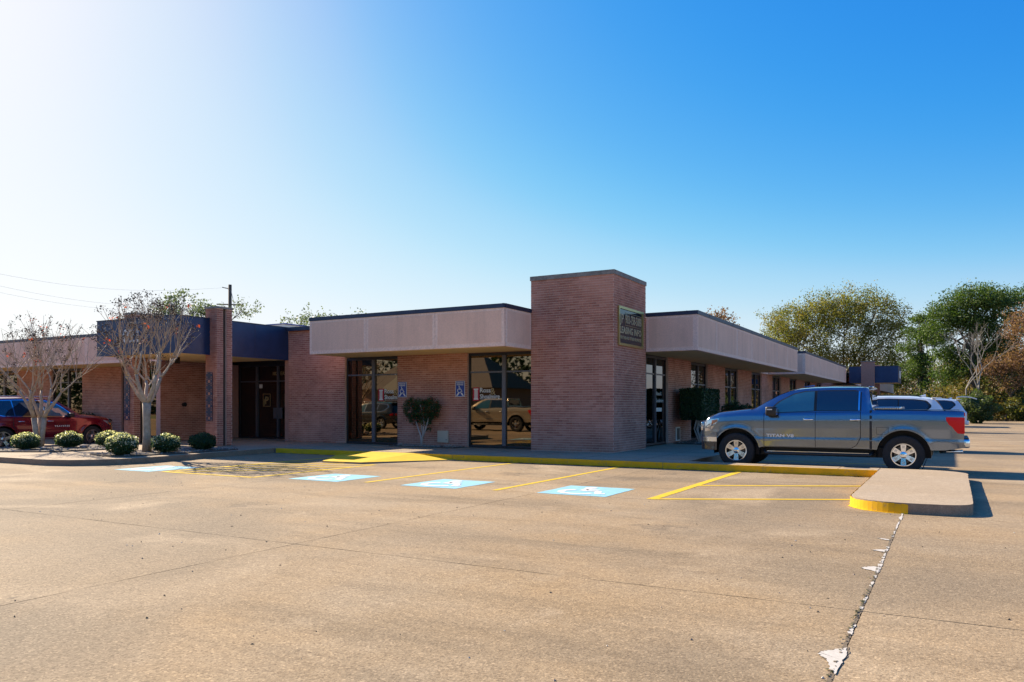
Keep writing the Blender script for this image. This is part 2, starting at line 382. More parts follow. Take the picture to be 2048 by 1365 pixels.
# ------------------------------------------------------------------ object helpers
def link(o, parent=None):
    COL.objects.link(o)
    if parent is not None: o.parent = parent
    return o
def props(o, label=None, cat=None, group=None, kind=None):
    if label: o['label'] = label
    if cat: o['category'] = cat
    if group: o['group'] = group
    if kind: o['kind'] = kind
    return o
def empty(name, loc, label, cat, group=None, rz=0.0):
    o = bpy.data.objects.new(name, None); o.location = loc; o.rotation_euler = (0, 0, rz)
    o.empty_display_size = 0.3
    link(o); return props(o, label, cat, group)

class MB:
    """collects geometry with per-face materials and tones, links it as one mesh object"""
    def __init__(s): s.v = []; s.f = []; s.m = []; s.t = []; s.mats = []
    def mi(s, m):
        if m not in s.mats: s.mats.append(m)
        return s.mats.index(m)
    def add(s, verts, faces, m, tone=0.5):
        o = len(s.v); s.v.extend([tuple(x) for x in verts]); k = s.mi(m)
        for f in faces: s.f.append([o + i for i in f]); s.m.append(k); s.t.append(tone)
    def box(s, x0, x1, y0, y1, z0, z1, m, tone=0.5):
        a, b = min(x0, x1), max(x0, x1); c, d = min(y0, y1), max(y0, y1); e, g = min(z0, z1), max(z0, z1)
        s.add([(a, c, e), (b, c, e), (b, d, e), (a, d, e), (a, c, g), (b, c, g), (b, d, g), (a, d, g)],
              [(0, 3, 2, 1), (4, 5, 6, 7), (0, 1, 5, 4), (1, 2, 6, 5), (2, 3, 7, 6), (3, 0, 4, 7)], m, tone)
    def prism(s, poly, z0, z1, m, mside=None):
        """poly: list of xy (ccw), top and bottom heights"""
        n = len(poly)
        s.add([(x, y, z1) for x, y in poly], [tuple(range(n))], m)
        vs = [(x, y, z0) for x, y in poly] + [(x, y, z1) for x, y in poly]
        s.add(vs, [(i, (i + 1) % n, n + (i + 1) % n, n + i) for i in range(n)], mside or m)
    def tube(s, pts, rads, m, seg=6, cap=True, tone=0.5):
        pts = [Vector(p) for p in pts]; n = len(pts); vs = []; up = None
        for i, p in enumerate(pts):
            d = (pts[min(i + 1, n - 1)] - pts[max(i - 1, 0)])
            if d.length < 1e-9: d = Vector((0, 0, 1))
            d.normalize()
            if up is None: up = d.orthogonal().normalized()
            up = (up - d * up.dot(d))
            up = up.normalized() if up.length > 1e-6 else d.orthogonal().normalized()
            sd_ = d.cross(up)
            r = rads[i] if isinstance(rads, (list, tuple)) else rads
            for k in range(seg):
                a = 2 * PI * k / seg
                vs.append(p + up * (r * math.cos(a)) + sd_ * (r * math.sin(a)))
        fs = [(i * seg + k, i * seg + (k + 1) % seg, (i + 1) * seg + (k + 1) % seg, (i + 1) * seg + k) for i in range(n - 1) for k in range(seg)]
        if cap:
            fs.append(tuple(range(seg))[::-1]); fs.append(tuple((n - 1) * seg + k for k in range(seg)))
        s.add(vs, fs, m, tone)
    def lathe(s, prof, m, seg=32, axis='z', org=(0, 0, 0), tone=0.5):
        """prof: (r, h) pairs revolved about the axis"""
        vs = []; n = len(prof)
        for r, h in prof:
            for k in range(seg):
                a = 2 * PI * k / seg; c, q = r * math.cos(a), r * math.sin(a)
                if axis == 'z': p = (c, q, h)
                elif axis == 'y': p = (c, h, q)
                else: p = (h, c, q)
                vs.append((p[0] + org[0], p[1] + org[1], p[2] + org[2]))
        s.add(vs, [(i * seg + k, i * seg + (k + 1) % seg, (i + 1) * seg + (k + 1) % seg, (i + 1) * seg + k) for i in range(n - 1) for k in range(seg)], m, tone)
    def mesh(s, name, smooth=False, bevel=0.0, recalc=True, angle=None):
        me = bpy.data.meshes.new(name)
        me.from_pydata(s.v, [], s.f)
        for m in s.mats: me.materials.append(m)
        me.polygons.foreach_set('material_index', s.m)
        if len(set(s.t)) > 1 or True:
            a = me.attributes.new('tone', 'FLOAT', 'FACE'); a.data.foreach_set('value', s.t)
        if recalc or bevel:
            bm = bmesh.new(); bm.from_mesh(me)
            if recalc: bmesh.ops.recalc_face_normals(bm, faces=bm.faces)
            if bevel:
                bmesh.ops.bevel(bm, geom=list(bm.edges), offset=bevel, segments=2, affect='EDGES', profile=0.6)
            bm.to_mesh(me); bm.free()
        if smooth:
            me.polygons.foreach_set('use_smooth', [True] * len(me.polygons))
            if angle: me.set_sharp_from_angle(angle=math.radians(angle))
        me.update()
        return me
    def build(s, name, parent=None, **k):
        return link(bpy.data.objects.new(name, s.mesh(name, **k)), parent)

def child(name, me, parent, loc=None):
    o = link(bpy.data.objects.new(name, me), parent)
    if loc is not None: o.location = loc
    return o
def structure(o, label=None):
    o['kind'] = 'structure'
    if label: o['label'] = label
    return o

def copy_tree(o, parent=None):
    c = o.copy(); COL.objects.link(c); c.parent = parent
    for ch in list(o.children): copy_tree(ch, c)
    return c

def text_mesh(txt, size, m, depth=0.004, bold=0.0, name='lettering', align='LEFT', spacing=1.0, xs=1.0, shear=0.0, fit=None):
    """text lying in the XZ plane facing -Y, origin at its lower left"""
    cu = bpy.data.curves.new(name, 'FONT'); cu.body = txt; cu.size = size; cu.extrude = depth; cu.offset = bold
    cu.align_x = align; cu.space_character = spacing; cu.resolution_u = 3; cu.shear = shear
    o = bpy.data.objects.new(name, cu); COL.objects.link(o)
    bpy.context.view_layer.update()
    dg = bpy.context.evaluated_depsgraph_get()
    me = bpy.data.meshes.new_from_object(o.evaluated_get(dg))
    bpy.data.objects.remove(o); bpy.data.curves.remove(cu)
    if fit:
        xx = [v.co.x for v in me.vertices]; me.transform(Matrix.Translation((-min(xx), 0, 0))); xs = fit / (max(xx) - min(xx))
    me.transform(Matrix.Diagonal((xs, 1, 1, 1)))
    me.transform(Matrix.Rotation(PI / 2, 4, 'X'))
    me.materials.clear(); me.materials.append(m); me.name = name
    return me

def stroke(mb, pts, w, m, closed=False, plane='xy', off=0.0, org=(0, 0, 0), sc=1.0, th=0.003):
    """thick flat line with mitred joints, as a thin slab"""
    P = [Vector((p[0] * sc, p[1] * sc)) for p in pts]; n = len(P); L = []; R = []
    for i in range(n):
        a = P[(i - 1) % n] if (closed or i > 0) else P[i]; b = P[(i + 1) % n] if (closed or i < n - 1) else P[i]
        d = (b - a).normalized(); nrm = Vector((-d.y, d.x)) * (w * sc / 2)
        L.append(P[i] + nrm); R.append(P[i] - nrm)
    def cv(q, h):
        if plane == 'xy': return (org[0] + q.x, org[1] + q.y, org[2] + off + h)
        return (org[0] + q.x, org[1] - off - h, org[2] + q.y)
    rng = range(n if closed else n - 1)
    vs = [cv(q, th) for q in L] + [cv(q, th) for q in R]
    mb.add(vs, [(i, (i + 1) % n, n + (i + 1) % n, n + i) for i in rng], m)
def disc(mb, c, r, m, plane='xy', off=0.0, org=(0, 0, 0), sc=1.0, th=0.003, n=16):
    vs = []
    for k in range(n):
        a = 2 * PI * k / n; x = (c[0] + r * math.cos(a)) * sc; y = (c[1] + r * math.sin(a)) * sc
        vs.append((org[0] + x, org[1] + y, org[2] + off + th) if plane == 'xy' else (org[0] + x, org[1] - off - th, org[2] + y))
    mb.add(vs, [tuple(range(n))], m)
def wheelchair(mb, m, plane, off, org, sc, fat=1.0):
    """access symbol inside a unit square centred on the origin"""
    w = 0.075 * fat
    disc(mb, (-0.08, 0.36), 0.065 * fat, m, plane, off, org, sc)
    stroke(mb, [(-0.08, 0.28), (-0.06, 0.02), (0.17, 0.02), (0.27, -0.24), (0.36, -0.21)], w, m, False, plane, off, org, sc)
    stroke(mb, [(-0.07, 0.15), (0.13, 0.15)], w * 0.8, m, False, plane, off, org, sc)
    arc = [(-0.04 + 0.25 * math.cos(a), -0.13 + 0.25 * math.sin(a)) for a in [math.radians(x) for x in range(125, 345, 16)]]
    stroke(mb, arc, w * 0.9, m, False, plane, off, org, sc)

# ------------------------------------------------------------------ ground, lot, walks, markings
def quad_sheet(name, x0, x1, y0, y1, z, m, label):
    mb = MB(); mb.add([(x0, y0, z), (x1, y0, z), (x1, y1, z), (x0, y1, z)], [(0, 1, 2, 3)], m)
    return structure(mb.build(name, recalc=False), label)

quad_sheet('ground', -700, 700, -700, 700, -0.06, M_LITTER, 'brown ground with leaf litter reaching the horizon beyond the lot')
quad_sheet('grass', -110, 60, -60, -14, -0.045, M_GRASS, 'grass strip on the far side of the lot opposite the building')
quad_sheet('concrete_apron', -95, 70, -14, 91, -0.02, M_DARKGAP, 'dark bed in the joints under the concrete slabs')
lot = MB()
US = [-95, -62.6, -40.0, -34.4, -28.75, -23.1, -17.5, -11.85, -6.2, -0.57, 5.1, 10.7, 16.4, 27.7, 70]
VS = [-14, -5.2, 0.5, 6.2, 11.9, 17.6, 23.3, 29.0, 34.7, 46.1, 57.5, 68.9, 91]
LOT = bpy.data.objects.new('parking_lot', None); link(LOT); structure(LOT, 'wide tan concrete parking lot cast in large slabs')
for i in range(len(US) - 1):
    for j in range(len(VS) - 1):
        g0 = 0.012 if abs(US[i] + 0.57) < 0.01 else 0.005
        g1 = 0.012 if abs(US[i + 1] + 0.57) < 0.01 else 0.005
        x0, x1, y0, y1 = US[i] + g0, US[i + 1] - g1, VS[j] + 0.005, VS[j + 1] - 0.005
        mb = MB()
        # the top has a slightly worn arris and ragged edge along the joints
        nx = max(2, min(40, int((x1 - x0) / 0.25))) if (i in range(5, 11) and j in range(1, 5)) else 2
        xs = list(np.linspace(x0, x1, nx)); ys = list(np.linspace(y0, y1, nx))
        rag = 0.004 if nx > 2 else 0
        ring = [(x, y0 + random.uniform(-rag, rag)) for x in xs[:-1]] + [(x1 + random.uniform(-rag, rag), y) for y in ys[:-1]] + \
               [(x, y1 + random.uniform(-rag, rag)) for x in xs[::-1][:-1]] + [(x0 + random.uniform(-rag, rag), y) for y in ys[::-1][:-1]]
        mb.prism(ring, -0.03, 0.0, M_LOT); tn_ = random.random(); mb.t = [tn_] * len(mb.t)
        mb.build('concrete_slab', LOT, recalc=False)

# white filler, grit and moss broken up along the wide joint
fl = MB(); ms = MB()
def ragblob(mb, cx, cy, pts, z, m, amp=0.008, sub=5):
    out = []
    for k in range(len(pts)):
        a, b = Vector(pts[k]), Vector(pts[(k + 1) % len(pts)])
        for q in range(sub):
            p = a.lerp(b, q / sub); out.append((cx + p.x + random.gauss(0, amp), cy + p.y + random.gauss(0, amp)))
    mb.add([(a, b, z) for a, b in out], [tuple(range(len(out)))], m)
jx = lambda y: -0.572
ys = np.linspace(2.2, 12.05, 300); n = len(ys)
l = [(jx(q) - random.uniform(.008, .018), q) for q in ys]; r_ = [(jx(q) + random.uniform(.008, .016), q) for q in ys]
ms.add([(a, b, 0.0015) for a, b in l + r_], [(k, n + k, n + k + 1, k + 1) for k in range(n - 1)], M_GRIT)
y = 2.4
while y < 12.0:
    far = y > 10.2; L = random.uniform(0.06, 0.30) if not far else random.uniform(0.5, 0.9)
    if random.random() < 0.72 or far:
        m_ = 9; yy = np.linspace(y, y + L, m_); w = random.uniform(0.010, 0.020)
        l = [(jx(q) - w * random.uniform(0.3, 1.5), q) for q in yy]; r_ = [(jx(q) + w * random.uniform(0.4, 1.2), q) for q in yy]
        l[0] = r_[0]; l[-1] = r_[-1]
        fl.add([(a, b, 0.0045) for a, b in l + r_], [(k, m_ + k, m_ + k + 1, k + 1) for k in range(m_ - 1)], M_FILLER)
    y += L + random.uniform(0.01, 0.16)
def blob(mb, cx, cy, pts, z, m): mb.add([(cx + a, cy + b, z) for a, b in pts], [tuple(range(len(pts)))], m)
SP = [(4.95, [(0.02, -0.30), (0.035, -0.10), (0.045, 0.10), (0.03, 0.26), (-0.03, 0.17), (-0.075, 0.12), (-0.115, 0.07), (-0.10, 0.02), (-0.055, -0.03), (-0.03, -0.12), (-0.005, -0.22)]),
      (7.80, [(0.015, -0.10), (0.02, 0.06), (0.01, 0.17), (-0.04, 0.15), (-0.09, 0.11), (-0.125, 0.05), (-0.12, 0.01), (-0.06, -0.03)]),
      (8.85, [(0.0, -0.05), (0.01, 0.10), (-0.05, 0.08), (-0.11, 0.02), (-0.12, -0.01), (-0.06, -0.02)]),
      (9.60, [(0.0, -0.03), (0.0, 0.04), (-0.07, 0.08), (-0.14, 0.09), (-0.08, 0.02)])]
for vy, pts in SP:
    ragblob(ms, jx(vy) - .012, vy + 0.014, [(a * 1.08, b * 1.05) for a, b in pts], 0.0028, M_GRIT, 0.007)
    ragblob(fl, jx(vy) - .012, vy, pts, 0.0065, M_FILLER, 0.006)
for k in range(420):
    yy = random.uniform(3.0, 10.2)
    dens = 1.0 if (yy < 4.4 or 5.4 < yy < 6.7) else .35
    if random.random() > dens: continue
    r0 = random.uniform(0.003, 0.011)
    pts = [(r0 * random.uniform(0.6, 1.3) * math.cos(a), r0 * 1.6 * random.uniform(0.6, 1.3) * math.sin(a)) for a in np.linspace(0, 2 * PI, 7)[:-1]]
    blob(ms, jx(yy) - abs(random.gauss(0, .016)), yy, pts, 0.0085, random.choice((M_MOSS, M_MOSS, M_GRIT)))
props(fl.build('joint_filler', recalc=False), 'crumbling white filler along the wide joint running to the kerb island', None, None, 'structure')
props(ms.build('moss', recalc=False), 'dark moss and grit in the wide slab joint', None, None, 'stuff')
# leaf scraps and pebbles scattered on the lot
sc_ = MB()
for k in range(420):
    d_ = random.uniform(0, 1) ** .7; x = random.uniform(-16, 3); yv = random.uniform(3.0, 17.5); r0 = random.uniform(.004, .014)
    pts = [(r0 * random.uniform(.4, 1.5) * math.cos(a), r0 * random.uniform(.4, 1.5) * math.sin(a)) for a in np.linspace(0, 2 * PI, 6)[:-1]]
    z0 = 0.004 + random.uniform(0, .006); mm = random.choice((M_GRIT, M_GRIT, M_STONE, M_FILLER))
    sc_.add([(x + a, yv + b, z0 * .2 + .0006) for a, b in pts] + [(x, yv, z0 + .004)], [(q, (q + 1) % 5, 5) for q in range(5)], mm)
props(sc_.build('lot_litter', recalc=False), 'small leaf scraps and grit scattered over the lot', None, None, 'stuff')

# painted lines (v runs towards the building)
def line_obj(name, pts, w, m, label, z=0.004, kind='structure'):
    mb = MB()
    n = max(2, int((Vector(pts[1]) - Vector(pts[0])).length / 0.25))
    a, b = Vector(pts[0]), Vector(pts[1]); d = (b - a).normalized(); nn = Vector((-d.y, d.x)) * w / 2
    L = [a.lerp(b, i / n) + nn * random.uniform(0.93, 1.06) for i in range(n + 1)]; R = [a.lerp(b, i / n) - nn * random.uniform(0.93, 1.06) for i in range(n + 1)]
    mb.add([(p.x, p.y, z) for p in L + R], [(i, i + 1, n + 2 + i, n + 1 + i) for i in range(n)], m)
    return structure(mb.build(name, recalc=False), label)
line_obj('parking_line', [(-4.17, 11.95), (-4.17, 17.88)], 0.16, M_YELLOW, 'thick yellow stall line right of the blue square nearest the island')
line_obj('parking_line', [(-7.03, 11.85), (-7.03, 17.88)], 0.11, M_YELLOW, 'yellow stall line between the two right blue squares')
line_obj('parking_line', [(-9.95, 11.85), (-9.95, 17.88)], 0.11, M_YELLOW, 'yellow stall line between the middle blue squares')
line_obj('parking_line', [(-12.7, 11.5), (-12.7, 15.5)], 0.13, M_YELLOW, 'yellow line bounding the hatched aisle on the right')
line_obj('parking_line', [(-15.55, 11.5), (-15.55, 17.88)], 0.13, M_YELLOW, 'yellow line bounding the hatched aisle on the left')
line_obj('parking_line', [(-15.55, 11.5), (-12.7, 11.5)], 0.13, M_YELLOW, 'yellow line closing the front of the hatched aisle', 0.0055)
for k in range(7):
    c0 = 12.1 + k * 0.85 - 0.7
    a = (-15.5, c0); b = (-12.75, c0 + 2.4)
    if c0 < 11.5: a = (-15.5 + (11.55 - c0) / 2.4 * 2.75, 11.55)
    if b[1] > 15.5: b = (a[0] + (15.5 - a[1]) / 2.4 * 2.75, 15.5)
    if b[0] - a[0] > 0.3: line_obj('hatch_line', [a, b], 0.13, M_YELLOW, 'slanting yellow hatch line in the aisle before the ramp', 0.0065)
line_obj('hatch_line', [(-4.1, 12.02), (-1.38, 13.46)], 0.12, M_YELLOW, 'front slanting yellow line left of the kerb island', 0.0055)
line_obj('hatch_line', [(-4.1, 14.42), (-1.38, 15.84)], 0.13, M_YELLOW, 'rear slanting yellow line left of the kerb island', 0.0055)
for i, vv in enumerate((21.9, 24.9, 27.9, 31.0, 34.0, 37.0, 40.0)):
    line_obj('parking_line', [(-5.3, vv), (-0.6, vv)], 0.10, M_YELLOW, 'faded yellow stall line in the side parking row, number %d from the pickup' % (i + 1))
for vv in (20.2, 17.2, 14.2):
    pass
adas = [(-17.1, -15.85, 11.32, 12.72, 'pale blue access square, leftmost, beside the planted peninsula'),
        (-11.83, -10.52, 11.64, 13.03, 'pale blue access square in front of the yellow ramp'),
        (-9.02, -7.78, 11.72, 13.16, 'pale blue access square, second from the right'),
        (-6.2, -4.93, 11.86, 13.27, 'pale blue access square, rightmost and nearest')]
for x0, x1, y0, y1, lb in adas:
    mb = MB()
    n = 8; ring = [(x0 + (x1 - x0) * i / n, y0 + random.uniform(-.01, .01)) for i in range(n)] + [(x1 + random.uniform(-.01, .01), y0 + (y1 - y0) * i / n) for i in range(n)] + \
        [(x1 - (x1 - x0) * i / n, y1 + random.uniform(-.01, .01)) for i in range(n)] + [(x0 + random.uniform(-.01, .01), y1 - (y1 - y0) * i / n) for i in range(n)]
    mb.add([(a, b, 0.004) for a, b in ring], [tuple(range(len(ring)))], M_ADA)
    wheelchair(mb, M_WHITE, 'xy', 0.006, ((x0 + x1) / 2, (y0 + y1) / 2 - 0.03, 0.0), 1.30, 1.35)
    structure(mb.build('access_marking', recalc=False), lb)

def arcpts(cx, cy, r, a0, a1, n=10):
    return [(cx + r * math.cos(math.radians(a0 + (a1 - a0) * i / n)), cy + r * math.sin(math.radians(a0 + (a1 - a0) * i / n))) for i in range(n + 1)]
def ragged(poly, step=0.3, r=0.006):
    out = []
    for i in range(len(poly)):
        a, b = Vector(poly[i]), Vector(poly[(i + 1) % len(poly)]); n = max(1, int((b - a).length / step))
        for k in range(n):
            p = a.lerp(b, k / n); out.append((p.x + random.uniform(-r, r), p.y + random.uniform(-r, r)))
    return out
H = 0.15
# walk in front of the building, the side walk and the strip behind the stalls
walk = MB()
walk.prism([(-18.75, 17.9), (-1.32, 17.9), (-1.32, 18.58), (-5.55, 18.58), (-5.6, 91), (-8.7, 91), (-8.7, 23.5), (-30, 23.5), (-30, 17.9)], -0.02, H, M_WALK, M_KERB)
structure(walk.build('sidewalk', recalc=False), 'raised concrete walk along the front and side of the building')
# the paint on the kerb face: thin slabs standing proud of the kerb
yk = MB()
xs = list(np.arange(-18.7, -1.32, 0.25)) + [-1.32]
gaps = [-12.0, -6.05]
for a, b in zip(xs[:-1], xs[1:]):
    if any(a <= g < b for g in gaps): b -= 0.012
    t0, t1 = 0.149 + random.uniform(-.004, .003), 0.149 + random.uniform(-.004, .003)
    yk.add([(a, 17.894, 0.002), (b, 17.894, 0.002), (b, 17.894, t1), (a, 17.894, t0), (a, 17.93, 0.1525), (b, 17.93, 0.1525)], [(0, 1, 2, 3), (3, 2, 5, 4)], M_YELLOWK)
structure(yk.build('yellow_kerb_face', recalc=False), 'kerb face painted yellow along the front walk')
# grime at the foot of the kerb
gr = MB()
for k in range(240):
    x = random.uniform(-18.5, -1.4); r = random.uniform(0.01, 0.05)
    pts = [(r * 2.2 * random.uniform(.6, 1.2) * math.cos(a), r * random.uniform(.6, 1.2) * math.sin(a)) for a in np.linspace(0, 2 * PI, 8)[:-1]]
    blob(gr, x, 17.87 - abs(random.gauss(0, .02)), pts, 0.0078, M_DARKGAP)
props(gr.build('kerb_grime', recalc=False), 'dark leaf grime lying along the foot of the yellow kerb', None, None, 'stuff')
# joints of the walk
jn = MB()
for x in np.arange(-17.6, -1.4, 1.55): jn.box(x - .004, x + .004, 17.93, 20.6 if x < -8.5 else (23 if x < -5.7 else 18.57), 0.151, 0.1525, M_DARKGAP)
jn.box(-18.6, -1.4, 18.12, 18.128, 0.151, 0.1535, M_DARKGAP)
for y in np.arange(19, 60, 1.55): jn.box(-8.3, -5.62, y, y + .008, 0.151, 0.1525, M_DARKGAP)
structure(jn.build('walk_joints', recalc=False), 'tooled joints across the concrete walk')

# island
def bez(p0, p1, p2, p3, n=20):
    return [tuple(((1 - t) ** 3 * p0[k] + 3 * (1 - t) ** 2 * t * p1[k] + 3 * (1 - t) * t * t * p2[k] + t ** 3 * p3[k]) for k in (0, 1)) for t in [i / n for i in range(n + 1)]]
NOSE = bez((-1.3, 12.85), (-1.3, 12.35), (-0.95, 12.08), (-0.5, 12.08), 16)
isl = [(-1.3, 17.897)] + NOSE + [(-0.3, 12.09), (-0.1, 12.12)] + arcpts(-0.10, 12.5, 0.38, -80, 0, 6) + \
      [(0.29, 14), (0.30, 17.4)] + arcpts(-0.5, 17.75, 0.82, 0, 90, 8) + [(-1.3, 18.58)]
ib = MB(); ib.prism(ragged(isl, 0.12, 0.005), -0.02, H, M_WALK, M_KERB)
structure(ib.build('kerb_island', recalc=False), 'rounded concrete kerb island at the end of the stalls')
pk = MB()
face = [(-1.306, 17.85)] + [(a - .006, b - .006) for a, b in NOSE]
fp = []
for a, b in zip(face[:-1], face[1:]):
    A_, B_ = Vector(a), Vector(b); n = max(1, int((B_ - A_).length / 0.08))
    for k in range(n): fp.append(A_.lerp(B_, k / n))
fp.append(Vector(face[-1]))
for a, b in zip(fp[:-1], fp[1:]):
    d = (b - a).normalized(); nn = Vector((-d.y, d.x))
    nn = -nn if nn.x > 0 or (abs(nn.x) < 0.02 and nn.y > 0) else nn
    t0, t1 = 0.144 + random.uniform(-.014, .008), 0.144 + random.uniform(-.014, .008)
    w = nn * 0.014; w2 = nn * random.uniform(0.02, 0.055)
    pk.add([(a.x + w.x, a.y + w.y, 0.0), (b.x + w.x, b.y + w.y, 0.0), (b.x + w.x, b.y + w.y, t1), (a.x + w.x, a.y + w.y, t0)], [(0, 1, 2, 3)], M_YELLOWK)
    pk.add([(a.x + w.x, a.y + w.y, 0.004), (b.x + w.x, b.y + w.y, 0.004), (b.x + w2.x, b.y + w2.y, 0.004), (a.x + w2.x, a.y + w2.y, 0.004)], [(0, 1, 2, 3)], M_YELLOW)
structure(pk.build('yellow_island_face', recalc=False), 'bright yellow paint on the left end of the island kerb')

# peninsula with planting beds
pen = [(-18.75, 17.895), (-18.55, 15.5), (-18.3, 13.3), (-18.3, 12.6), (-18.6, 11.9), (-19.1, 11.45), (-19.8, 11.22), (-25.4, 11.2), (-26.1, 11.6), (-26.4, 12.4), (-26.4, 17.895)]
pb = MB(); pb.prism(ragged(pen[::-1], 0.4, 0.006), -0.02, H, M_WALK, M_KERB)
structure(pb.build('planted_peninsula', recalc=False), 'raised concrete peninsula carrying two planting beds')

# ramp
rp = MB()
A1, A2 = (-14.75, 17.893, 0.152), (-13.3, 17.893, 0.152); B1, B2 = (-14.5, 15.5, 0.035), (-13.2, 15.52, 0.045)
T1, T2 = (-16.2, 17.893, 0.004), (-11.84, 17.893, 0.02)
rp.add([A1, A2, B2, B1], [(3, 2, 1, 0)], M_YELLOW); rp.add([T1, A1, B1], [(2, 1, 0)], M_YELLOW); rp.add([A2, T2, B2], [(2, 1, 0)], M_YELLOW)
dk = MB()
for p, q in ((T1, B1), (B1, B2), (B2, T2)):
    rp.add([p, q, (q[0], q[1], 0.0), (p[0], p[1], 0.0)], [(0, 1, 2, 3)], M_KERB)
o = rp.build('access_ramp', recalc=False); props(o, 'bright yellow access ramp rising from the hatched aisle to the walk', 'ramp')

# ------------------------------------------------------------------ stones and beds
def stone_mesh(seed):
    bm = bmesh.new(); bmesh.ops.create_icosphere(bm, subdivisions=1, radius=1)
    r = random.Random(seed)
    for v in bm.verts: v.co *= r.uniform(0.7, 1.2)
    me = bpy.data.meshes.new('stone'); bm.to_mesh(me); bm.free(); me.materials.append(M_STONE)
    return me
STN = [stone_mesh(i) for i in range(5)]
def bed(poly, label, nst, glabel):
    mb = MB(); mb.prism(poly, 0.14, 0.185, M_SOIL)
    # joined small gravel on the bed
    xs = [p[0] for p in poly]; ys = [p[1] for p in poly]
    def inside(x, y):
        c = False; j = len(poly) - 1
        for i in range(len(poly)):
            if (poly[i][1] > y) != (poly[j][1] > y) and x < (poly[j][0] - poly[i][0]) * (y - poly[i][1]) / (poly[j][1] - poly[i][1]) + poly[i][0]: c = not c
            j = i
        return c
    g = MB(); k = 0
    while k < nst:
        x = random.uniform(min(xs), max(xs)); y = random.uniform(min(ys), max(ys))
        if not inside(x, y): continue
        k += 1; r = random.uniform(0.015, 0.045)
        vs = [(x + r * a * random.uniform(.7, 1.3), y + r * b * random.uniform(.7, 1.3), 0.185 + r * c * .7) for a, b, c in ((1, 0, 0), (0, 1, 0), (-1, 0, 0), (0, -1, 0), (0, 0, 1))]
        g.add(vs, [(0, 1, 4), (1, 2, 4), (2, 3, 4), (3, 0, 4)], M_STONE)
    structure(mb.build('planting_bed', recalc=False), label)
    props(g.build('gravel', recalc=False), glabel, None, None, 'stuff')
bed([(-26.2, 12.2), (-24, 12.35), (-22.6, 13.1), (-22.5, 14.6), (-23.2, 15.8), (-25.6, 16.2), (-26.2, 16)], 'planting bed around the left crepe myrtle', 380, 'loose gravel in the left planting bed')
bed([(-20.7, 13.0), (-19.6, 12.65), (-18.9, 12.9), (-18.75, 14.6), (-18.95, 16.6), (-19.6, 17.1), (-20.6, 16.6), (-20.8, 14.5)], 'planting bed around the right crepe myrtle', 380, 'loose gravel in the right planting bed')
bed([(-16.3, 20.55), (-13.7, 20.55), (-13.7, 21.2), (-16.3, 21.2)], 'narrow planting bed at the wall under the access signs', 220, 'loose gravel at the wall under the access signs')
bed([(-8.6, 27.0), (-7.3, 26.6), (-7.0, 30), (-7.3, 44), (-8.6, 44)], 'planting bed along the side wall behind the pickup', 300, 'loose gravel along the side wall')
def rock(x, y, r, label, z=0.17):
    o = link(bpy.data.objects.new('rock', random.choice(STN))); o.location = (x, y, z + r * 0.45); o.scale = (r, r * 0.8, r * 0.55)
    o.rotation_euler = (0, 0, random.uniform(0, 6)); props(o, label, 'rock', 'rocks in the planting beds')
rock(-23.35, 14.45, 0.16, 'squarish brown rock between the two right shrubs of the left bed')
rock(-23.0, 15.35, 0.2, 'flat tan rock at the right end of the left bed')
rock(-23.55, 13.35, 0.12, 'small tan rock at the foot of the left crepe myrtle')
rock(-19.3, 14.75, 0.10, 'small rock between trunk and dark round shrub of the right bed')
rock(-15.9, 20.7, 0.11, 'small rock at the left foot of the wall bush')
rock(-13.95, 20.75, 0.10, 'pale rock under the beige wall box')
rock(-7.35, 26.9, 0.12, 'rock at the corner of the side wall bed')

# ------------------------------------------------------------------ building
B = empty('office_building', (-14, 30, 0), 'long single storey brick office building with pink panel fascias and a square brick tower', 'building')
BI = Matrix.Translation((14, -30, 0))
def bpart(name, mb, parent=None, **k):
    """build in world coordinates under a building part"""
    o = mb.build(name, parent if parent is not None else B, **k)
    if parent is None: o.location = (14, -30, 0)
    return o

class Face:
    """a vertical plane: 'front' faces -v at v=c with a=u; 'side' faces +u at u=c with a=v"""
    def __init__(s, kind, c): s.kind = kind; s.c = c
    def box(s, mb, a0, a1, d0, d1, z0, z1, m, tone=0.5):
        if s.kind == 'front': mb.box(a0, a1, s.c - d1, s.c - d0, z0, z1, m, tone)
        else: mb.box(s.c + d0, s.c + d1, a0, a1, z0, z1, m, tone)
    def pt(s, a, d, z): return (a, s.c - d, z) if s.kind == 'front' else (s.c + d, a, z)

CR = 0.0712; BL = 0.2127
def brick_field(mb, F, a0, a1, z0, z1, pick=None, picked=None):
    """real bricks standing proud of the mortar"""
    nz = int(round((z1 - z0) / CR))
    for j in range(nz):
        za = z0 + j * CR + 0.0065; zb = za + CR - 0.013
        a = a0 - (BL / 2 if j % 2 else 0)
        while a < a1 - 0.01:
            b0 = max(a + 0.005, a0); b1 = min(a + BL - 0.005, a1)
            if b1 - b0 > 0.02:
                t = min(1, max(0, random.gauss(0.5, 0.22)))
                full = abs((b1 - b0) - (BL - 0.01)) < 1e-4
                if pick and full and pick(a, za): picked.append((F, b0, za, t))
                else:
                    e = random.uniform(0.0025, 0.0045)
                    F.box(mb, b0, b1, -0.002, e, za, zb, M_BRICK, t)
            a += BL
BRK = {}
def brick_piece(F, t):
    k = (F.kind, int(t * 5))
    if k not in BRK:
        mb = MB(); f0 = Face(F.kind, 0.0); f0.box(mb, 0, BL - 0.01, -0.002, 0.0038, 0, CR - 0.013, M_BRICK, (int(t * 5) + 0.5) / 5)
        BRK[k] = mb.mesh('brick', recalc=True)
    return BRK[k]

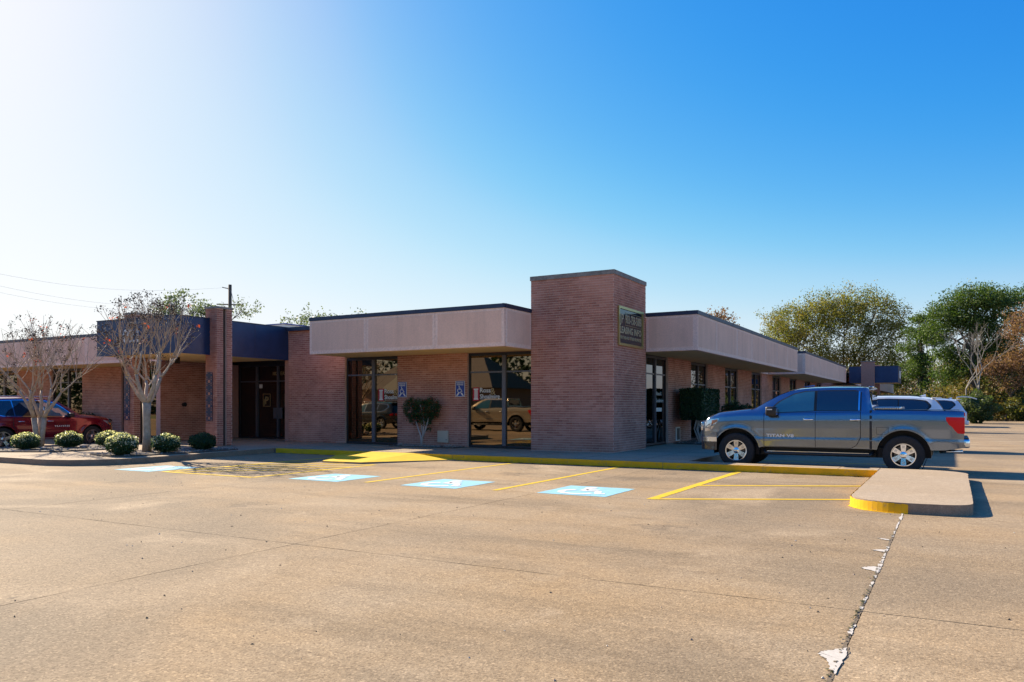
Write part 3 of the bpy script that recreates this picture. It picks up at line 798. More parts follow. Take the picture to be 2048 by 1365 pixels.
def wall(F, a0, a1, z0, z1, thick=0.25, name='wall', bricks=True, pick=None, label=None):
    mb = MB(); F.box(mb, a0, a1, -thick, 0.0, z0, z1, M_MORTAR if bricks else M_FARBRICK)
    w = bpart(name, mb)
    if label: w['label'] = label
    if bricks:
        mb2 = MB(); pk_ = []
        brick_field(mb2, F, a0, a1, z0, z1, pick, pk_)
        o = mb2.build('brickwork', w); o['kind'] = 'stuff'
        for (F_, a, z, t) in pk_:
            q = child('brick', brick_piece(F_, t), w); q.location = F_.pt(a, 0, z)
    return w

Z0 = 0.16; ZS = 3.2; ZT = 4.30; ZC = 4.42
FR = Face('front', 21.25); SD = Face('side', -8.7)
# tower: four walls in one mesh, real bricks on the two seen faces
TF = Face('front', 20.8); TS = Face('side', -8.37)
mb = MB(); mb.box(-11.05, -8.372, 20.802, 23.46, 0.1, 5.27, M_MORTAR)
tower = bpart('tower', mb); tower['label'] = 'square brick tower at the corner'
bw = MB(); pk_ = []
brick_field(bw, TF, -11.05, -8.368, Z0, 5.27, lambda a, z: z < 1.95, pk_)
brick_field(bw, TS, 20.795, 23.46, Z0, 5.27)
for F_, a, z, t in pk_[:298]:
    q = child('brick', brick_piece(F_, t), tower); q.location = F_.pt(a, 0, z)
for F_, a, z, t in pk_[298:]: F_.box(bw, a, a + BL - 0.01, -0.002, 0.0038, z, z + CR - 0.013, M_BRICK, t)
o = bw.build('brickwork', tower); o['kind'] = 'stuff'
mb = MB(); mb.box(-11.075, -8.345, 20.775, 23.48, 5.272, 5.40, M_CAPGREY); mb.box(-11.0, -8.40, 20.86, 23.4, 5.40, 5.415, M_CAP)
bpart('tower_coping', mb)

# front walls of the main block
wall(FR, -21.55, -18.8, Z0, 4.27)
wall(FR, -16.45, -13.62, Z0, ZS)
wall(Face('front', 21.25), -13.62, -8.8, ZS, 4.3, bricks=False)
wall(Face('front', 21.25), -18.8, -13.62, ZS + 0.03, 4.3, bricks=False)
# left wing
for a0, a1 in ((-34.4, -31.55), (-39.7, -36.8), (-45, -42.3)): wall(FR, a0, a1, Z0, ZS)
wall(FR, -27.3, -26.05, Z0, ZS)
wall(FR, -46, -26, ZS + 0.03, 4.3, bricks=False)
# entrance recess: side wall facing the drive, return on the right
wall(Face('side', -26.0), 19.1, 21.2, Z0, ZS)
wall(Face('side', -26.0), 21.2, 22.8, Z0, ZS, bricks=False)
mb = MB(); mb.box(-21.75, -21.552, 21.26, 22.9, Z0, ZS, M_FARBRICK); bpart('wall', mb)
# side wall of the long range
SW = [(26.71, 29.52), (31.86, 34.72), (37.15, 40.01), (42.42, 45.3), (47.75, 50.7), (53.1, 56.3), (58.9, 61.9), (64.4, 70)]
for i, (a0, a1) in enumerate(SW): wall(SD, a0, a1, Z0, ZS, bricks=(a0 < 48))
wall(SD, 23.5, 41.3, ZS + 0.03, 4.3, bricks=False)
wall(SD, 41.3, 43.8, ZS, 4.3, bricks=True)
wall(SD, 43.8, 120, ZS + 0.03, 4.3, bricks=False)
wall(SD, 70, 120, Z0, ZS, bricks=False)
# body and roof
mb = MB()
mb.box(-46, -9.0, 21.6, 70, 4.24, 4.28, M_ROOF); mb.box(-30, -9.0, 70, 120, 4.24, 4.28, M_ROOF)
bpart('roof', mb)
mb = MB(); mb.box(-46, -45.7, 21.3, 70, Z0, 4.24, M_FARBRICK); mb.box(-46, -9, 69.7, 70, Z0, 4.24, M_FARBRICK); mb.box(-30, -9, 119.7, 120, Z0, 4.24, M_FARBRICK)
bpart('wall', mb)
# dark rooms behind the glass
mb = MB(); mb.box(-46, -11.1, 23.0, 23.05, 0.1, 4.2, M_BLACK); mb.box(-9.6, -9.55, 23.5, 119, 0.1, 4.2, M_BLACK)
bpart('inner_wall', mb)

# fascias: frame, panels, cap and soffit
def fascia(F, a0, a1, joints, name='fascia', depth=0.12, soff=None):
    mb = MB(); F.box(mb, a0, a1, -depth, 0.0, ZS, ZT, M_BORDER)
    f = bpart(name, mb)
    js = [a0] + joints + [a1]
    for p, q in zip(js[:-1], js[1:]):
        m2 = MB(); F.box(m2, p + 0.006, q - 0.006, 0.001, 0.018, ZS + 0.004, ZT - 0.004, M_BORDER)
        # recessed exposed-aggregate field with a smooth rim
        o = m2.build('panel', f)
        m3 = MB(); F.box(m3, p + 0.10, q - 0.10, 0.019, 0.023, ZS + 0.12, ZT - 0.07, M_FASCIA)
        o2 = m3.build('aggregate_field', f)
    c = MB(); F.box(c, a0 - 0.01, a1 + 0.01, -0.2, 0.035, ZT + 0.001, ZC, M_CAP)
    k = a0 + 1.3
    while k < a1:
        F.box(c, k, k + 0.03, 0.035, 0.041, ZT - 0.004, ZC + 0.004, M_CAP); k += 3.05
    c.build('cap_flashing', f)
    return f
fascia(Face('front', 19.2), -18.5, -11.05, [-16.1, -13.45])
fascia(Face('side', -11.05), 19.225, 20.78, [])
fascia(Face('front', 23.48), -8.36, -6.755, [])
fascia(Face('side', -6.73), 23.46, 41.3, [25.7, 28.53, 30.95, 33.5, 36.0, 38.55])
fascia(Face('front', 43.75), -8.6, -6.755, [])
fascia(Face('side', -6.73), 43.73, 62.4, [46.4, 49.25, 51.9, 54.65, 57.3, 60.1])
fascia(Face('front', 19.2), -46, -26.0, [-43.8, -41.2, -38.6, -36.0, -33.4, -30.79, -28.4])
fascia(Face('side', -6.73), 70.5, 118, [74, 78, 82, 86, 90, 94, 98, 102, 106, 110, 114])
fascia(Face('side', -8.6), 41.42, 43.6, [])
sf = MB()
for x0, x1, y0, y1 in ((-18.5, -11.06, 19.21, 21.3), (-8.75, -6.74, 23.5, 41.3), (-8.75, -6.74, 43.8, 62.4), (-46, -26.0, 19.21, 21.3), (-8.75, -6.74, 70.5, 118)):
    sf.box(x0, x1, y0, y1, ZS + 0.006, ZS + 0.03, M_SOFFIT)
bpart('soffit', sf)
rf = MB()
for x0, x1, y0, y1 in ((-18.48, -11.1, 19.4, 21.6), (-8.8, -6.95, 23.6, 41.2), (-8.8, -6.95, 43.9, 62.3), (-46, -26.0, 19.4, 21.6), (-8.8, -6.95, 70.6, 118)):
    rf.box(x0, x1, y0, y1, 4.285, 4.30, M_ROOF)
bpart('roof_overhang', rf)
cp = MB(); cp.box(-21.55, -18.52, 21.1, 21.35, 4.275, 4.41, M_CAP)
bpart('cap_flashing', cp)
# left end of fascia A turned back to the wall
e = MB(); e.box(-18.49, -18.40, 19.33, 21.24, ZS + 0.031, ZT, M_BORDER); e.box(-18.51, -18.36, 19.41, 21.24, ZT + .001, ZC - .002, M_CAP)
bpart('fascia_end', e)

# windows
def window(F, a0, a1, mull=None, zt=2.58, z0=0.17, z1=ZS - 0.005, rec=0.10, mw=0.13, glass=None, label=None, name='window'):
    g = glass or M_GLASS
    root = MB(); w = 0.055
    F.box(root, a0, a0 + w, -rec - 0.05, -rec + 0.03, z0, z1, M_FRAME); F.box(root, a1 - w, a1, -rec - 0.05, -rec + 0.03, z0, z1, M_FRAME)
    F.box(root, a0 + w, a1 - w, -rec - 0.05, -rec + 0.03, z0, z0 + 0.06, M_FRAME); F.box(root, a0 + w, a1 - w, -rec - 0.05, -rec + 0.03, z1 - 0.09, z1, M_FRAME)
    o = bpart(name, root)
    if label: o['label'] = label
    mull = mull or []
    edges = [a0 + w]
    for c in mull:
        mm = MB(); F.box(mm, c - mw / 2, c + mw / 2, -rec - 0.045, -rec + 0.055, z0 + 0.06, z1 - 0.09, M_GREYFRAME)
        mm.build('mullion', o); edges += [c - mw / 2, c + mw / 2]
    edges.append(a1 - w)
    for i in range(0, len(edges), 2):
        p, q = edges[i], edges[i + 1]
        tt = MB(); F.box(tt, p, q, -rec - 0.04, -rec + 0.02, zt - 0.025, zt + 0.025, M_GREYFRAME); tt.build('transom', o)
        for za, zb in ((z0 + 0.06, zt - 0.025), (zt + 0.025, z1 - 0.09)):
            pn = MB(); F.box(pn, p, q, -rec - 0.012, -rec - 0.004, za, zb, g)
            pn.build('pane', o)
    return o
winA = window(FR, -18.79, -16.46, [-17.55])
winB = window(FR, -13.61, -11.0, [-12.29])
for a0, a1 in ((-31.54, -27.31), (-36.79, -34.41), (-42.29, -39.71)):
    window(FR, a0, a1, [(a0 + a1) / 2 + (0.05 if a1 - a0 < 3 else -0.6)], mw=0.09)
wd = window(SD, 23.5, 26.70, [24.55, 25.55], mw=0.07, glass=M_GLASSD, label='side door and its sidelights beside the tower')
for a0, a1 in ((29.53, 31.85), (34.73, 37.14), (40.02, 42.41), (45.31, 47.74), (50.71, 53.09), (56.31, 58.89), (61.91, 64.39)):
    window(SD, a0, a1, [(a0 + a1) / 2], zt=2.35, mw=0.06, glass=M_GLASSD)
# entrance doors at the back of the recess
DF = Face('front', 22.85)
ent = window(DF, -26.0, -21.76, [-24.95, -23.75], zt=2.50, z0=0.16, rec=0.02, mw=0.10, glass=M_GLASSD, label='glazed entrance doors at the back of the recess', name='entrance')

def attach(me, parent, loc, name='lettering'):
    o = child(name, me, parent); o.location = loc; return o
# firm name on the two front windows: red tablet with a column, two lines of letters
def firm(wobj, a, z, yv):
    y = yv
    mb = MB(); mb.box(a, a + 0.245, y - 0.006, y, z, z + 0.43, M_RED)
    mb.box(a + 0.04, a + 0.205, y - 0.009, y - 0.0065, z + 0.035, z + 0.075, M_PALE); mb.box(a + 0.04, a + 0.205, y - 0.009, y - 0.0065, z + 0.355, z + 0.395, M_PALE)
    for k in range(3): mb.box(a + 0.065 + k * 0.042, a + 0.065 + k * 0.042 + 0.032, y - 0.009, y - 0.0065, z + 0.075, z + 0.355, M_PALE)
    mb.box(a + 0.27, a + 1.0, y - 0.006, y, z + 0.03, z + 0.037, M_PALE)
    mb.build('firm_logo', wobj)
    attach(text_mesh('Ross', 0.21, M_PALE, 0.002, 0.003, fit=0.40), wobj, (a + 0.27, y - 0.003, z + 0.27))
    attach(text_mesh('&', 0.30, M_GOLD, 0.002, 0.0), wobj, (a + 0.66, y - 0.003, z + 0.20))
    attach(text_mesh('Shoalmire', 0.20, M_PALE, 0.002, 0.003, fit=0.74), wobj, (a + 0.27, y - 0.003, z + 0.07))
firm(winA, -17.36, 1.66, 21.344)
firm(winB, -13.47, 1.66, 21.344)
# small lettering on the doors
attach(text_mesh('1021 EAST', 0.20, M_GOLD, 0.002, 0.003), ent, (-24.1, 22.865, 2.74))
for a in (-24.62, -23.4):
    mb = MB(); 
    for p, q, r, s_ in ((0, .42, 0, .02), (0, .42, .5, .52), (0, .02, 0, .52), (.40, .42, 0, .52)): mb.box(a + p, a + q, 22.86, 22.865, 1.47 + r, 1.47 + s_, M_GOLD)
    mb.build('door_emblem', ent)
    attach(text_mesh('P', 0.42, M_GOLD, 0.002, 0.01), ent, (a + 0.10, 22.862, 1.58))
    attach(text_mesh('J', 0.30, M_GOLD, 0.002, 0.006), ent, (a + 0.03, 22.862, 1.56))
for a in (-23.98, -23.70):
    mb = MB(); mb.box(a, a + 0.22, 22.80, 22.83, 0.98, 1.42, M_GREYFRAME); mb.build('push_plate', ent)
mb = MB(); mb.box(-24.83, -24.66, 22.855, 22.864, 2.22, 2.38, M_PALE); mb.build('door_notice', ent)
# side door lettering, faces +u
def side_text(txt, size, m, parent, u, v, z, **k):
    me = text_mesh(txt, size, m, 0.002, **k); me.transform(Matrix.Rotation(PI / 2, 4, 'Z'))
    return attach(me, parent, (u, v, z))
side_text('Ross &', 0.19, M_PALE, wd, -8.79, 25.72, 1.86)
side_text('Shoalmire', 0.19, M_PALE, wd, -8.79, 25.66, 1.62, fit=0.8)
mb = MB(); mb.box(-8.80, -8.792, 25.66, 26.3, 1.30, 1.43, M_PALE); mb.build('door_notice', wd)
mb = MB(); mb.box(-8.80, -8.792, 25.6, 25.66, 1.6, 2.05, M_RED); mb.build('firm_logo', wd)

# canopy of the entrance: navy metal skins, tan soffit, brick piers with ceramic screens
def canopy(x0, x1, y0, y1, letters=None):
    c = MB(); z1 = 4.40
    c.box(x0, x1, y0, y0 + 0.06, ZS + 0.02, z1, M_CANOPY); c.box(x1 - 0.06, x1, y0 + 0.0605, y1, ZS + 0.02, z1, M_CANOPY); c.box(x0, x0 + 0.06, y0 + 0.0605, y1, ZS + 0.02, z1, M_CANOPY)
    o = bpart('canopy', c)
    t = MB()
    t.box(x0 - 0.012, x1 + 0.012, y0 - 0.012, y0 - 0.001, ZS - 0.005, ZS + 0.05, M_BORDER if False else M_CANOPY)
    t.box(x1 + 0.001, x1 + 0.012, y0, y1, ZS - 0.005, ZS + 0.05, M_CANOPY)
    t.box(x0 - 0.02, x1 + 0.02, y0 - 0.02, y0 + 0.1, z1 + 0.001, z1 + 0.03, M_CAP); t.box(x1 - 0.1, x1 + 0.02, y0 + 0.1, y1, z1 + 0.001, z1 + 0.03, M_CAP); t.box(x0 - .02, x0 + .1, y0 + .1, y1, z1 + .001, z1 + .03, M_CAP)
    t.build('trim', o)
    s = MB(); s.box(x0 + 0.061, x1 - 0.061, y0 + 0.061, y1, ZS + 0.01, ZS + 0.03, M_SOFFIT); s.build('soffit', o)
    r = MB(); r.box(x0 + 0.061, x1 - 0.061, y0 + 0.061, y1, z1 - 0.12, z1 - 0.1, M_ROOF); r.build('canopy_roof', o)
    for k in range(1, 3):
        yy = y0 + (y1 - y0) * k / 3; q = MB(); q.box(x1 + 0.0005, x1 + 0.004, yy, yy + 0.015, ZS + 0.06, z1, M_CAP); q.build('seam', o)
    return o
can = canopy(-25.7, -21.55, 16.4, 21.24)
attach(text_mesh('1021', 0.62, M_PALE, 0.012, 0.01), can, (-24.55, 16.385, 3.62))
mb = MB(); mb.box(-23.6, -23.57, 17.9, 18.1, 2.98, 3.2, M_BLACK); bpart('soffit_hook', mb)

def pier(x1, yb, w=0.56, d=0.62, top=4.74, screen=True):
    """brick pier standing just outside the canopy with a groove in its side and ceramic screen blocks in front"""
    x0 = x1 - w; mb = MB()
    mb.box(x0, x1 - 0.08, yb + 0.002, yb + d, Z0, top, M_FARBRICK); mb.box(x1 - 0.0799, x1 - 0.075, yb + d * .40, yb + d * .62, Z0, top, M_DARKGAP)
    p = bpart('pier', mb)
    b_ = MB(); brick_field(b_, Face('front', yb), x0, x1, Z0, top)
    m2 = MB(); m2.box(x1 - 0.0799, x1, yb + 0.002, yb + d * 0.40, Z0, top, M_MORTAR); m2.box(x1 - 0.0799, x1, yb + d * 0.62, yb + d, Z0, top, M_MORTAR)
    m2.build('pilaster', p)
    brick_field(b_, Face('side', x1), yb, yb + d * 0.40, Z0, top); brick_field(b_, Face('side', x1), yb + d * 0.62, yb + d, Z0, top)
    o = b_.build('brickwork', p); o['kind'] = 'stuff'
    c = MB(); c.box(x0 - 0.03, x1 + 0.03, yb - 0.03, yb + d + 0.03, top + 0.001, top + 0.07, M_CAPGREY); c.build('coping', p)
    if screen:
        n = 8; h = 0.205; zb = 0.98
        for k in range(n):
            q = MB(); z = zb + k * h; cx = x0 + 0.20; hw = 0.155; y = yb - 0.012
            q.box(cx - hw, cx + hw, y - 0.012, y - 0.002, z + 0.003, z + h - 0.003, M_TILE)
            # relief: ring and corner lobes in terracotta
            if k % 2 == 0:
                ring = [(cx + 0.055 * math.cos(a), z + h / 2 + 0.055 * math.sin(a)) for a in np.linspace(0, 2 * PI, 13)[:-1]]
                q.add([(a, y - 0.0145, b) for a, b in ring], [tuple(range(12))], M_BRICK, 0.9)
            for sx in (-1, 1):
                for sz in (0, 1):
                    cx2 = cx + sx * 0.105; cz = z + (0.04 if sz == 0 else h - 0.04)
                    q.add([(cx2 - 0.028, y - 0.0145, cz), (cx2, y - 0.0145, cz - 0.024), (cx2 + 0.028, y - 0.0145, cz), (cx2, y - 0.0145, cz + 0.024)], [(0, 1, 2, 3)], M_BRICK, 0.95)
            q.build('screen_block', p, recalc=False)
    return p
pier(-21.2, 17.7)
pier(-25.2, 17.45)
# second canopy far down the side
can2 = canopy(-6.6, -3.3, 63.3, 67.2)
mb = MB(); mb.box(-3.295, -3.27, 64.6, 66.0, 3.55, 4.1, M_PALE); mb.build('canopy_sign', can2)
for y in (63.0, 68.0):
    mb = MB(); mb.box(-5.75, -4.85, y, y + 0.35, Z0, 4.74, M_FARBRICK); bpart('pier', mb)
mb = MB(); mb.box(-5.8, -4.8, 62.95, 63.4, 4.741, 4.8, M_CAPGREY); bpart('coping', mb)

# things on the walls and roof
mb = MB(); mb.box(-14.76, -14.34, 21.19, 21.236, 0.29, 0.68, M_BEIGEBOX); mb.box(-14.72, -14.38, 21.184, 21.19, 0.33, 0.64, M_BEIGEBOX)
mb.box(-14.42, -14.39, 21.178, 21.184, 0.36, 0.40, M_GREYFRAME)
props(mb.build('utility_box', bevel=0), 'beige steel utility box low on the brick wall between the access signs', 'box')
mb = MB(); mb.box(-8.69, -8.66, 27.55, 28.0, 0.22, 0.72, M_PALE); mb.box(-8.66, -8.65, 27.62, 27.93, 0.26, 0.68, M_BLACK)
props(mb.build('wall_vent'), 'small framed vent low on the side wall beside the clipped hedge', 'vent')
mb = MB(); mb.lathe([(0.0, -0.11), (0.07, -0.11), (0.085, -0.05), (0.085, 0.0), (0.0, 0.0)], M_BLACK, 14, 'x', (-25.88, 20.1, 1.55)); mb.box(-25.99, -25.9, 20.05, 20.15, 1.52, 1.6, M_BLACK)
props(mb.build('wall_light'), 'small black round light on the brick wall left of the entrance', 'lamp')
mb = MB(); mb.lathe([(0.0, -0.1), (0.07, -0.1), (0.07, 0.0), (0.0, 0.0)], M_BLACK, 12, 'y', (-32.3, 21.24, 0.85)); mb.box(-32.33, -32.27, 21.2, 21.24, 0.7, 0.85, M_BLACK)
props(mb.build('hose_bib'), 'dark hose tap low on the left wing wall in front of the red car', 'tap')
mb = MB(); mb.box(-27.5, -25.6, 25, 26.5, 4.3, 5.1, M_PALE); mb.box(-27.6, -25.5, 24.95, 26.55, 5.1, 5.14, M_SIGNBLUE)
props(mb.build('rooftop_unit'), 'pale rooftop air unit behind the entrance canopy', 'air conditioner')

# access signs on the wall
def access_sign(x, label):
    t = empty('access_sign', (x + 0.18, 21.235, 2.05), label, 'sign', 'blue access parking signs on the brick wall')
    mb = MB(); mb.box(-0.18, 0.18, -0.008, 0.0, -0.26, 0.26, M_PALE); mb.build('plate', t)
    mb = MB(); mb.box(-0.165, 0.165, -0.0105, -0.0085, -0.245, 0.245, M_SIGNBLUE); mb.build('blue_field', t)
    mb = MB(); wheelchair(mb, M_PALE, 'xz', 0.011, (-0.01, 0, -0.02), 0.28, 1.1)
    for s_ in (-1, 1):
        mb.add([(s_ * 0.15, -0.0135, -0.23), (s_ * 0.10, -0.0135, -0.23), (s_ * 0.03, -0.0135, -0.155), (s_ * 0.045, -0.0135, -0.13), (s_ * 0.08, -0.0135, -0.13)], [(0, 1, 2, 3, 4)], M_PALE)
    mb.build('access_symbol', t, recalc=False)
    a = text_mesh('RESERVED', 0.062, M_PALE, 0.001, 0.001, align='CENTER'); attach(a, t, (0, -0.0115, 0.175))
    a = text_mesh('PARKING', 0.062, M_PALE, 0.001, 0.001, align='CENTER'); attach(a, t, (0, -0.0115, 0.115))
access_sign(-16.41, 'blue access parking sign at the left end of the brick pier, above the wall bush')
access_sign(-14.07, 'blue access parking sign at the right end of the brick pier, beside the right window')

# leasing board on the tower side
t = empty('leasing_sign', (-8.345, 22.1, 3.83), 'black leasing board in a brass frame high on the side of the brick tower', 'sign')
mb = MB(); mb.box(-0.02, 0.0, -0.95, 0.97, -0.50, 0.50, M_SIGNBLACK); mb.build('board', t)
mb = MB()
for (a, b, c, d) in ((-1.02, -0.95, -0.57, 0.57), (0.97, 1.04, -0.57, 0.57), (-0.95, 0.97, 0.50, 0.57), (-0.95, 0.97, -0.57, -0.50)): mb.box(-0.02, 0.03, a, b, c, d, M_BRASS)
mb.build('frame', t)
def brd(txt, size, y, z, **k):
    me = text_mesh(txt, size, M_BOARDTXT, 0.002, **k); me.transform(Matrix.Rotation(PI / 2, 4, 'Z')); attach(me, t, (0.004, y, z))
brd('JP', 0.36, -0.90, 0.10, bold=0.004, fit=0.30)
brd('903-758-5888', 0.36, -0.45, 0.11, bold=0.006, fit=1.34)
brd('LEASING INFO', 0.27, -0.90, -0.20, bold=0.008, fit=1.78)
brd('FOR THIS AND OTHER PROPERTIES', 0.125, -0.90, -0.37, bold=0.003, fit=1.78)
mb = MB()
for (a, b, c, d) in ((-0.48, 0.93, 0.04, 0.052), (-0.48, 0.93, 0.40, 0.412), (-0.48, -0.468, 0.04, 0.41), (0.918, 0.93, 0.04, 0.41)): mb.box(0.002, 0.006, a, b, c, d, M_GOLD)
mb.build('number_border', t)

# ------------------------------------------------------------------ vehicles
def smooth_interp(xs, tab, sig=0.05):
    tx = np.array([p[0] for p in tab]); ty = np.array([p[1] for p in tab])
    acc = np.zeros(len(xs)); ws = 0
    for o_, w in ((-2, .12), (-1, .22), (0, .32), (1, .22), (2, .12)):
        acc += w * np.interp(np.array(xs) + o_ * sig, tx, ty); ws += w
    return acc / ws
def wheel_meshes(R, W, rimR, spokes, rm):
    ty = MB(); h = W / 2
    ty.lathe([(rimR, -h * .8), (rimR + .02, -h * .92), (R * .86, -h), (R * .965, -h * .93), (R, -h * .72), (R, h * .72), (R * .965, h * .93), (R * .86, h), (rimR, h * .8)], M_TYRE, 40, 'y')
    # sidewall ribs
    for k in range(40):
        a = 2 * PI * k / 40; c, s_ = math.cos(a), math.sin(a)
        r0, r1 = R * .93, R * 1.004
        ty.add([(r0 * c - .008 * s_, -h * .99, r0 * s_ + .008 * c), (r0 * c + .008 * s_, -h * .99, r0 * s_ - .008 * c), (r1 * c + .012 * s_, -h * .80, r1 * s_ - .012 * c), (r1 * c - .012 * s_, -h * .80, r1 * s_ + .012 * c)], [(0, 1, 2, 3)], M_TYRE)
    rim = MB()
    rim.lathe([(rimR + .006, -h * .86), (rimR + .008, -h * .93), (rimR - .012, -h * .93), (rimR - .022, -h * .75), (rimR - .03, h * .5), (0.02, h * .5)], rm, 40, 'y')
    for k in range(spokes):
        a = 2 * PI * k / spokes + PI / 2; c, s_ = math.cos(a), math.sin(a)
        def P(r, t, y): return (r * c - t * s_, y, r * s_ + t * c)
        w0, w1 = rimR * .17, rimR * .235
        y0, y1 = -h * .70, -h * .86
        vs = [P(.05, -w0, y0), P(.05, w0, y0), P(rimR - .012, w1, y1), P(rimR - .012, -w1, y1), P(.05, -w0, y0 + .04), P(.05, w0, y0 + .04), P(rimR - .012, w1, y1 + .045), P(rimR - .012, -w1, y1 + .045)]
        rim.add(vs, [(0, 1, 2, 3), (0, 4, 5, 1), (1, 5, 6, 2), (2, 6, 7, 3), (3, 7, 4, 0)], rm)
        # recessed pocket near the rim
        q = [P(rimR * .60, -w0 * .55, y1 * .97 - .001), P(rimR * .60, w0 * .55, y1 * .97 - .001), P(rimR * .82, w1 * .5, y1 * .99 - .003), P(rimR * .82, -w1 * .5, y1 * .99 - .003)]
        rim.add(q, [(0, 1, 2, 3)], M_ALLOY)
    rim.lathe([(0.0, -h * .82), (.045, -h * .80), (.07, -h * .74), (.085, -h * .6)], rm, 20, 'y')
    for k in range(6):
        a = 2 * PI * k / 6; rim.lathe([(0, -h * .80), (.011, -h * .80), (.012, -h * .6)], M_ALLOY, 8, 'y', (.062 * math.cos(a) * 1.25, 0, .062 * math.sin(a) * 1.25))
    br = MB(); br.lathe([(0.0, -h * .25), (rimR * .78, -h * .25), (rimR * .78, -h * .15), (0.0, -h * .15)], M_ROTOR, 28, 'y')
    br.lathe([(0.0, h * .49), (rimR, h * .49)], M_BLACK, 28, 'y')
    return ty.mesh('tyre', smooth=True, angle=40), rim.mesh('rim', smooth=True, angle=25), br.mesh('brake_disc', smooth=True, angle=30)

class Car:
    """body as a lofted shell over station tables; x runs from nose to tail, near side is -y"""
    def __init__(s, T):
        s.T = T; s.L = T['L']
        xs = set(np.round(np.arange(0, s.L + 1e-6, 0.04), 4)); xs.add(s.L)
        for cx in T['wheels']:
            r = T['arch']
            for a in np.linspace(0, PI, 19): xs.add(round(cx + r * math.cos(a), 4))
            xs.add(round(cx - r - .004, 4)); xs.add(round(cx + r + .004, 4))
        for x in (0.01, 0.03, 0.06, s.L - 0.01, s.L - 0.03): xs.add(x)
        s.xs = sorted(x for x in xs if 0 <= x <= s.L)
        s.f = {}
        for k in ('zb', 'zs', 'ys', 'zr', 'yr', 'zc'):
            s.f[k] = smooth_interp(s.xs, T[k], 0.012 if k == 'zb' else T.get('sig', 0.035))
    def val(s, k, x): return float(np.interp(x, s.xs, s.f[k]))
    def zbot(s, x):
        z = s.val('zb', x)
        for cx in s.T['wheels']:
            r = s.T['arch']; d = abs(x - cx)
            if d < r: z = max(z, s.T['wr'] + math.sqrt(max(0, r * r - d * d)))
        return z
    def y(s, x, z):
        zs, ys, zr, yr = (s.val(k, x) for k in ('zs', 'ys', 'zr', 'yr'))
        if z <= zs:
            t = (z - 0.4) / max(0.05, zs - 0.4)
            p = float(np.interp(t, [0, .15, .30, .34, .39, .60, .80, .93, 1], [.94, .966, .985, .986, .979, .993, .994, .979, .955]))
            y = ys * p
        else:
            t = min(1, (z - zs) / max(0.02, zr - zs)); y0 = ys * .955
            y = y0 + (min(yr, y0) - y0) * t + 0.02 * math.sin(PI * t) * min(1, (zr - zs) / .3)
        for cx in s.T['wheels']:
            r = math.hypot(x - cx, z - s.T['wr']) - s.T['arch']
            if -0.01 < r < 0.3: y += s.T.get('flare', 0.03) * math.exp(-((r / .075) ** 2))
        return y
    def shell(s, parent, pm, name='body'):
        K1, K2, K3 = 30, 5, 5; secs = []
        for x in s.xs:
            zb = s.zbot(x); zs = max(s.val('zs', x), zb + .02); zr = max(s.val('zr', x), zs + .005); zc = max(s.val('zc', x), zr); yr = s.val('yr', x)
            sec = [(s.y(x, zb + (zs - zb) * i / K1), zb + (zs - zb) * i / K1) for i in range(K1 + 1)]
            sec += [(s.y(x, zs + (zr - zs) * i / K2), zs + (zr - zs) * i / K2) for i in range(1, K2 + 1)]
            ye = sec[-1][0]
            sec += [(ye * (1 - i / K3), zr + (zc - zr) * (1 - (1 - i / K3) ** 2.2)) for i in range(1, K3 + 1)]
            secs.append(sec)
        n = len(secs[0]); mb = MB(); vs = []
        for x, sec in zip(s.xs, secs):
            for y, z in sec: vs.append((x, -y, z))
            for y, z in sec[::-1][1:]: vs.append((x, y, z))
        m = 2 * n - 1; fs = []
        for i in range(len(secs) - 1):
            for k in range(m - 1): fs.append((i * m + k, i * m + k + 1, (i + 1) * m + k + 1, (i + 1) * m + k))
        fs.append(tuple(range(m))); fs.append(tuple((len(secs) - 1) * m + k for k in range(m)))
        mb.add(vs, fs, pm)
        # dark arch liners
        o = mb.build(name, parent, smooth=True, angle=38)
        ln = MB(); R_ = s.T['arch']
        for cx in s.T['wheels']:
            for sg in (-1, 1):
                pts = [(cx + R_ * math.cos(a), s.T['wr'] + R_ * math.sin(a)) for a in np.linspace(-0.15, PI + 0.15, 22)]
                yo = s.T['ymax'] - 0.035; yi = yo - 0.42
                nn = len(pts); vs = [(px, sg * yo, pz) for px, pz in pts] + [(px, sg * yi, pz) for px, pz in pts]
                ln.add(vs, [(k, k + 1, nn + k + 1, nn + k) for k in range(nn - 1)] + [tuple(nn + k for k in range(nn))], M_BLACK)
        ln.box(s.T['wheels'][0], s.T['wheels'][1] + .1, -s.T['ymax'] + .30, s.T['ymax'] - .30, 0.33, 0.55, M_BLACK)
        ln.build('underbody', parent, recalc=True)
        return o
    def patch(s, name, xa, xb, lo, hi, m, parent, off=0.004, nx=None, nz=6, both=True):
        """a panel lying on each side between two height curves, proud by off; one object per side"""
        nx = nx or max(4, int((xb - xa) / 0.05))
        for sg in ((-1, 1) if both else (-1,)):
            mb = MB(); vs = []
            for i in range(nx + 1):
                x = xa + (xb - xa) * i / nx; a = max(lo(x), s.zbot(x)); b = max(hi(x), a + .002)
                for k in range(nz + 1):
                    z = a + (b - a) * k / nz; vs.append((x, sg * (s.y(x, z) + off), z))
            w = nz + 1
            fs = [(i * w + k, i * w + k + 1, (i + 1) * w + k + 1, (i + 1) * w + k) for i in range(nx) for k in range(nz)]
            if sg > 0: fs = [f[::-1] for f in fs]
            mb.add(vs, fs, m)
            mb.build(name, parent, smooth=True, recalc=False)
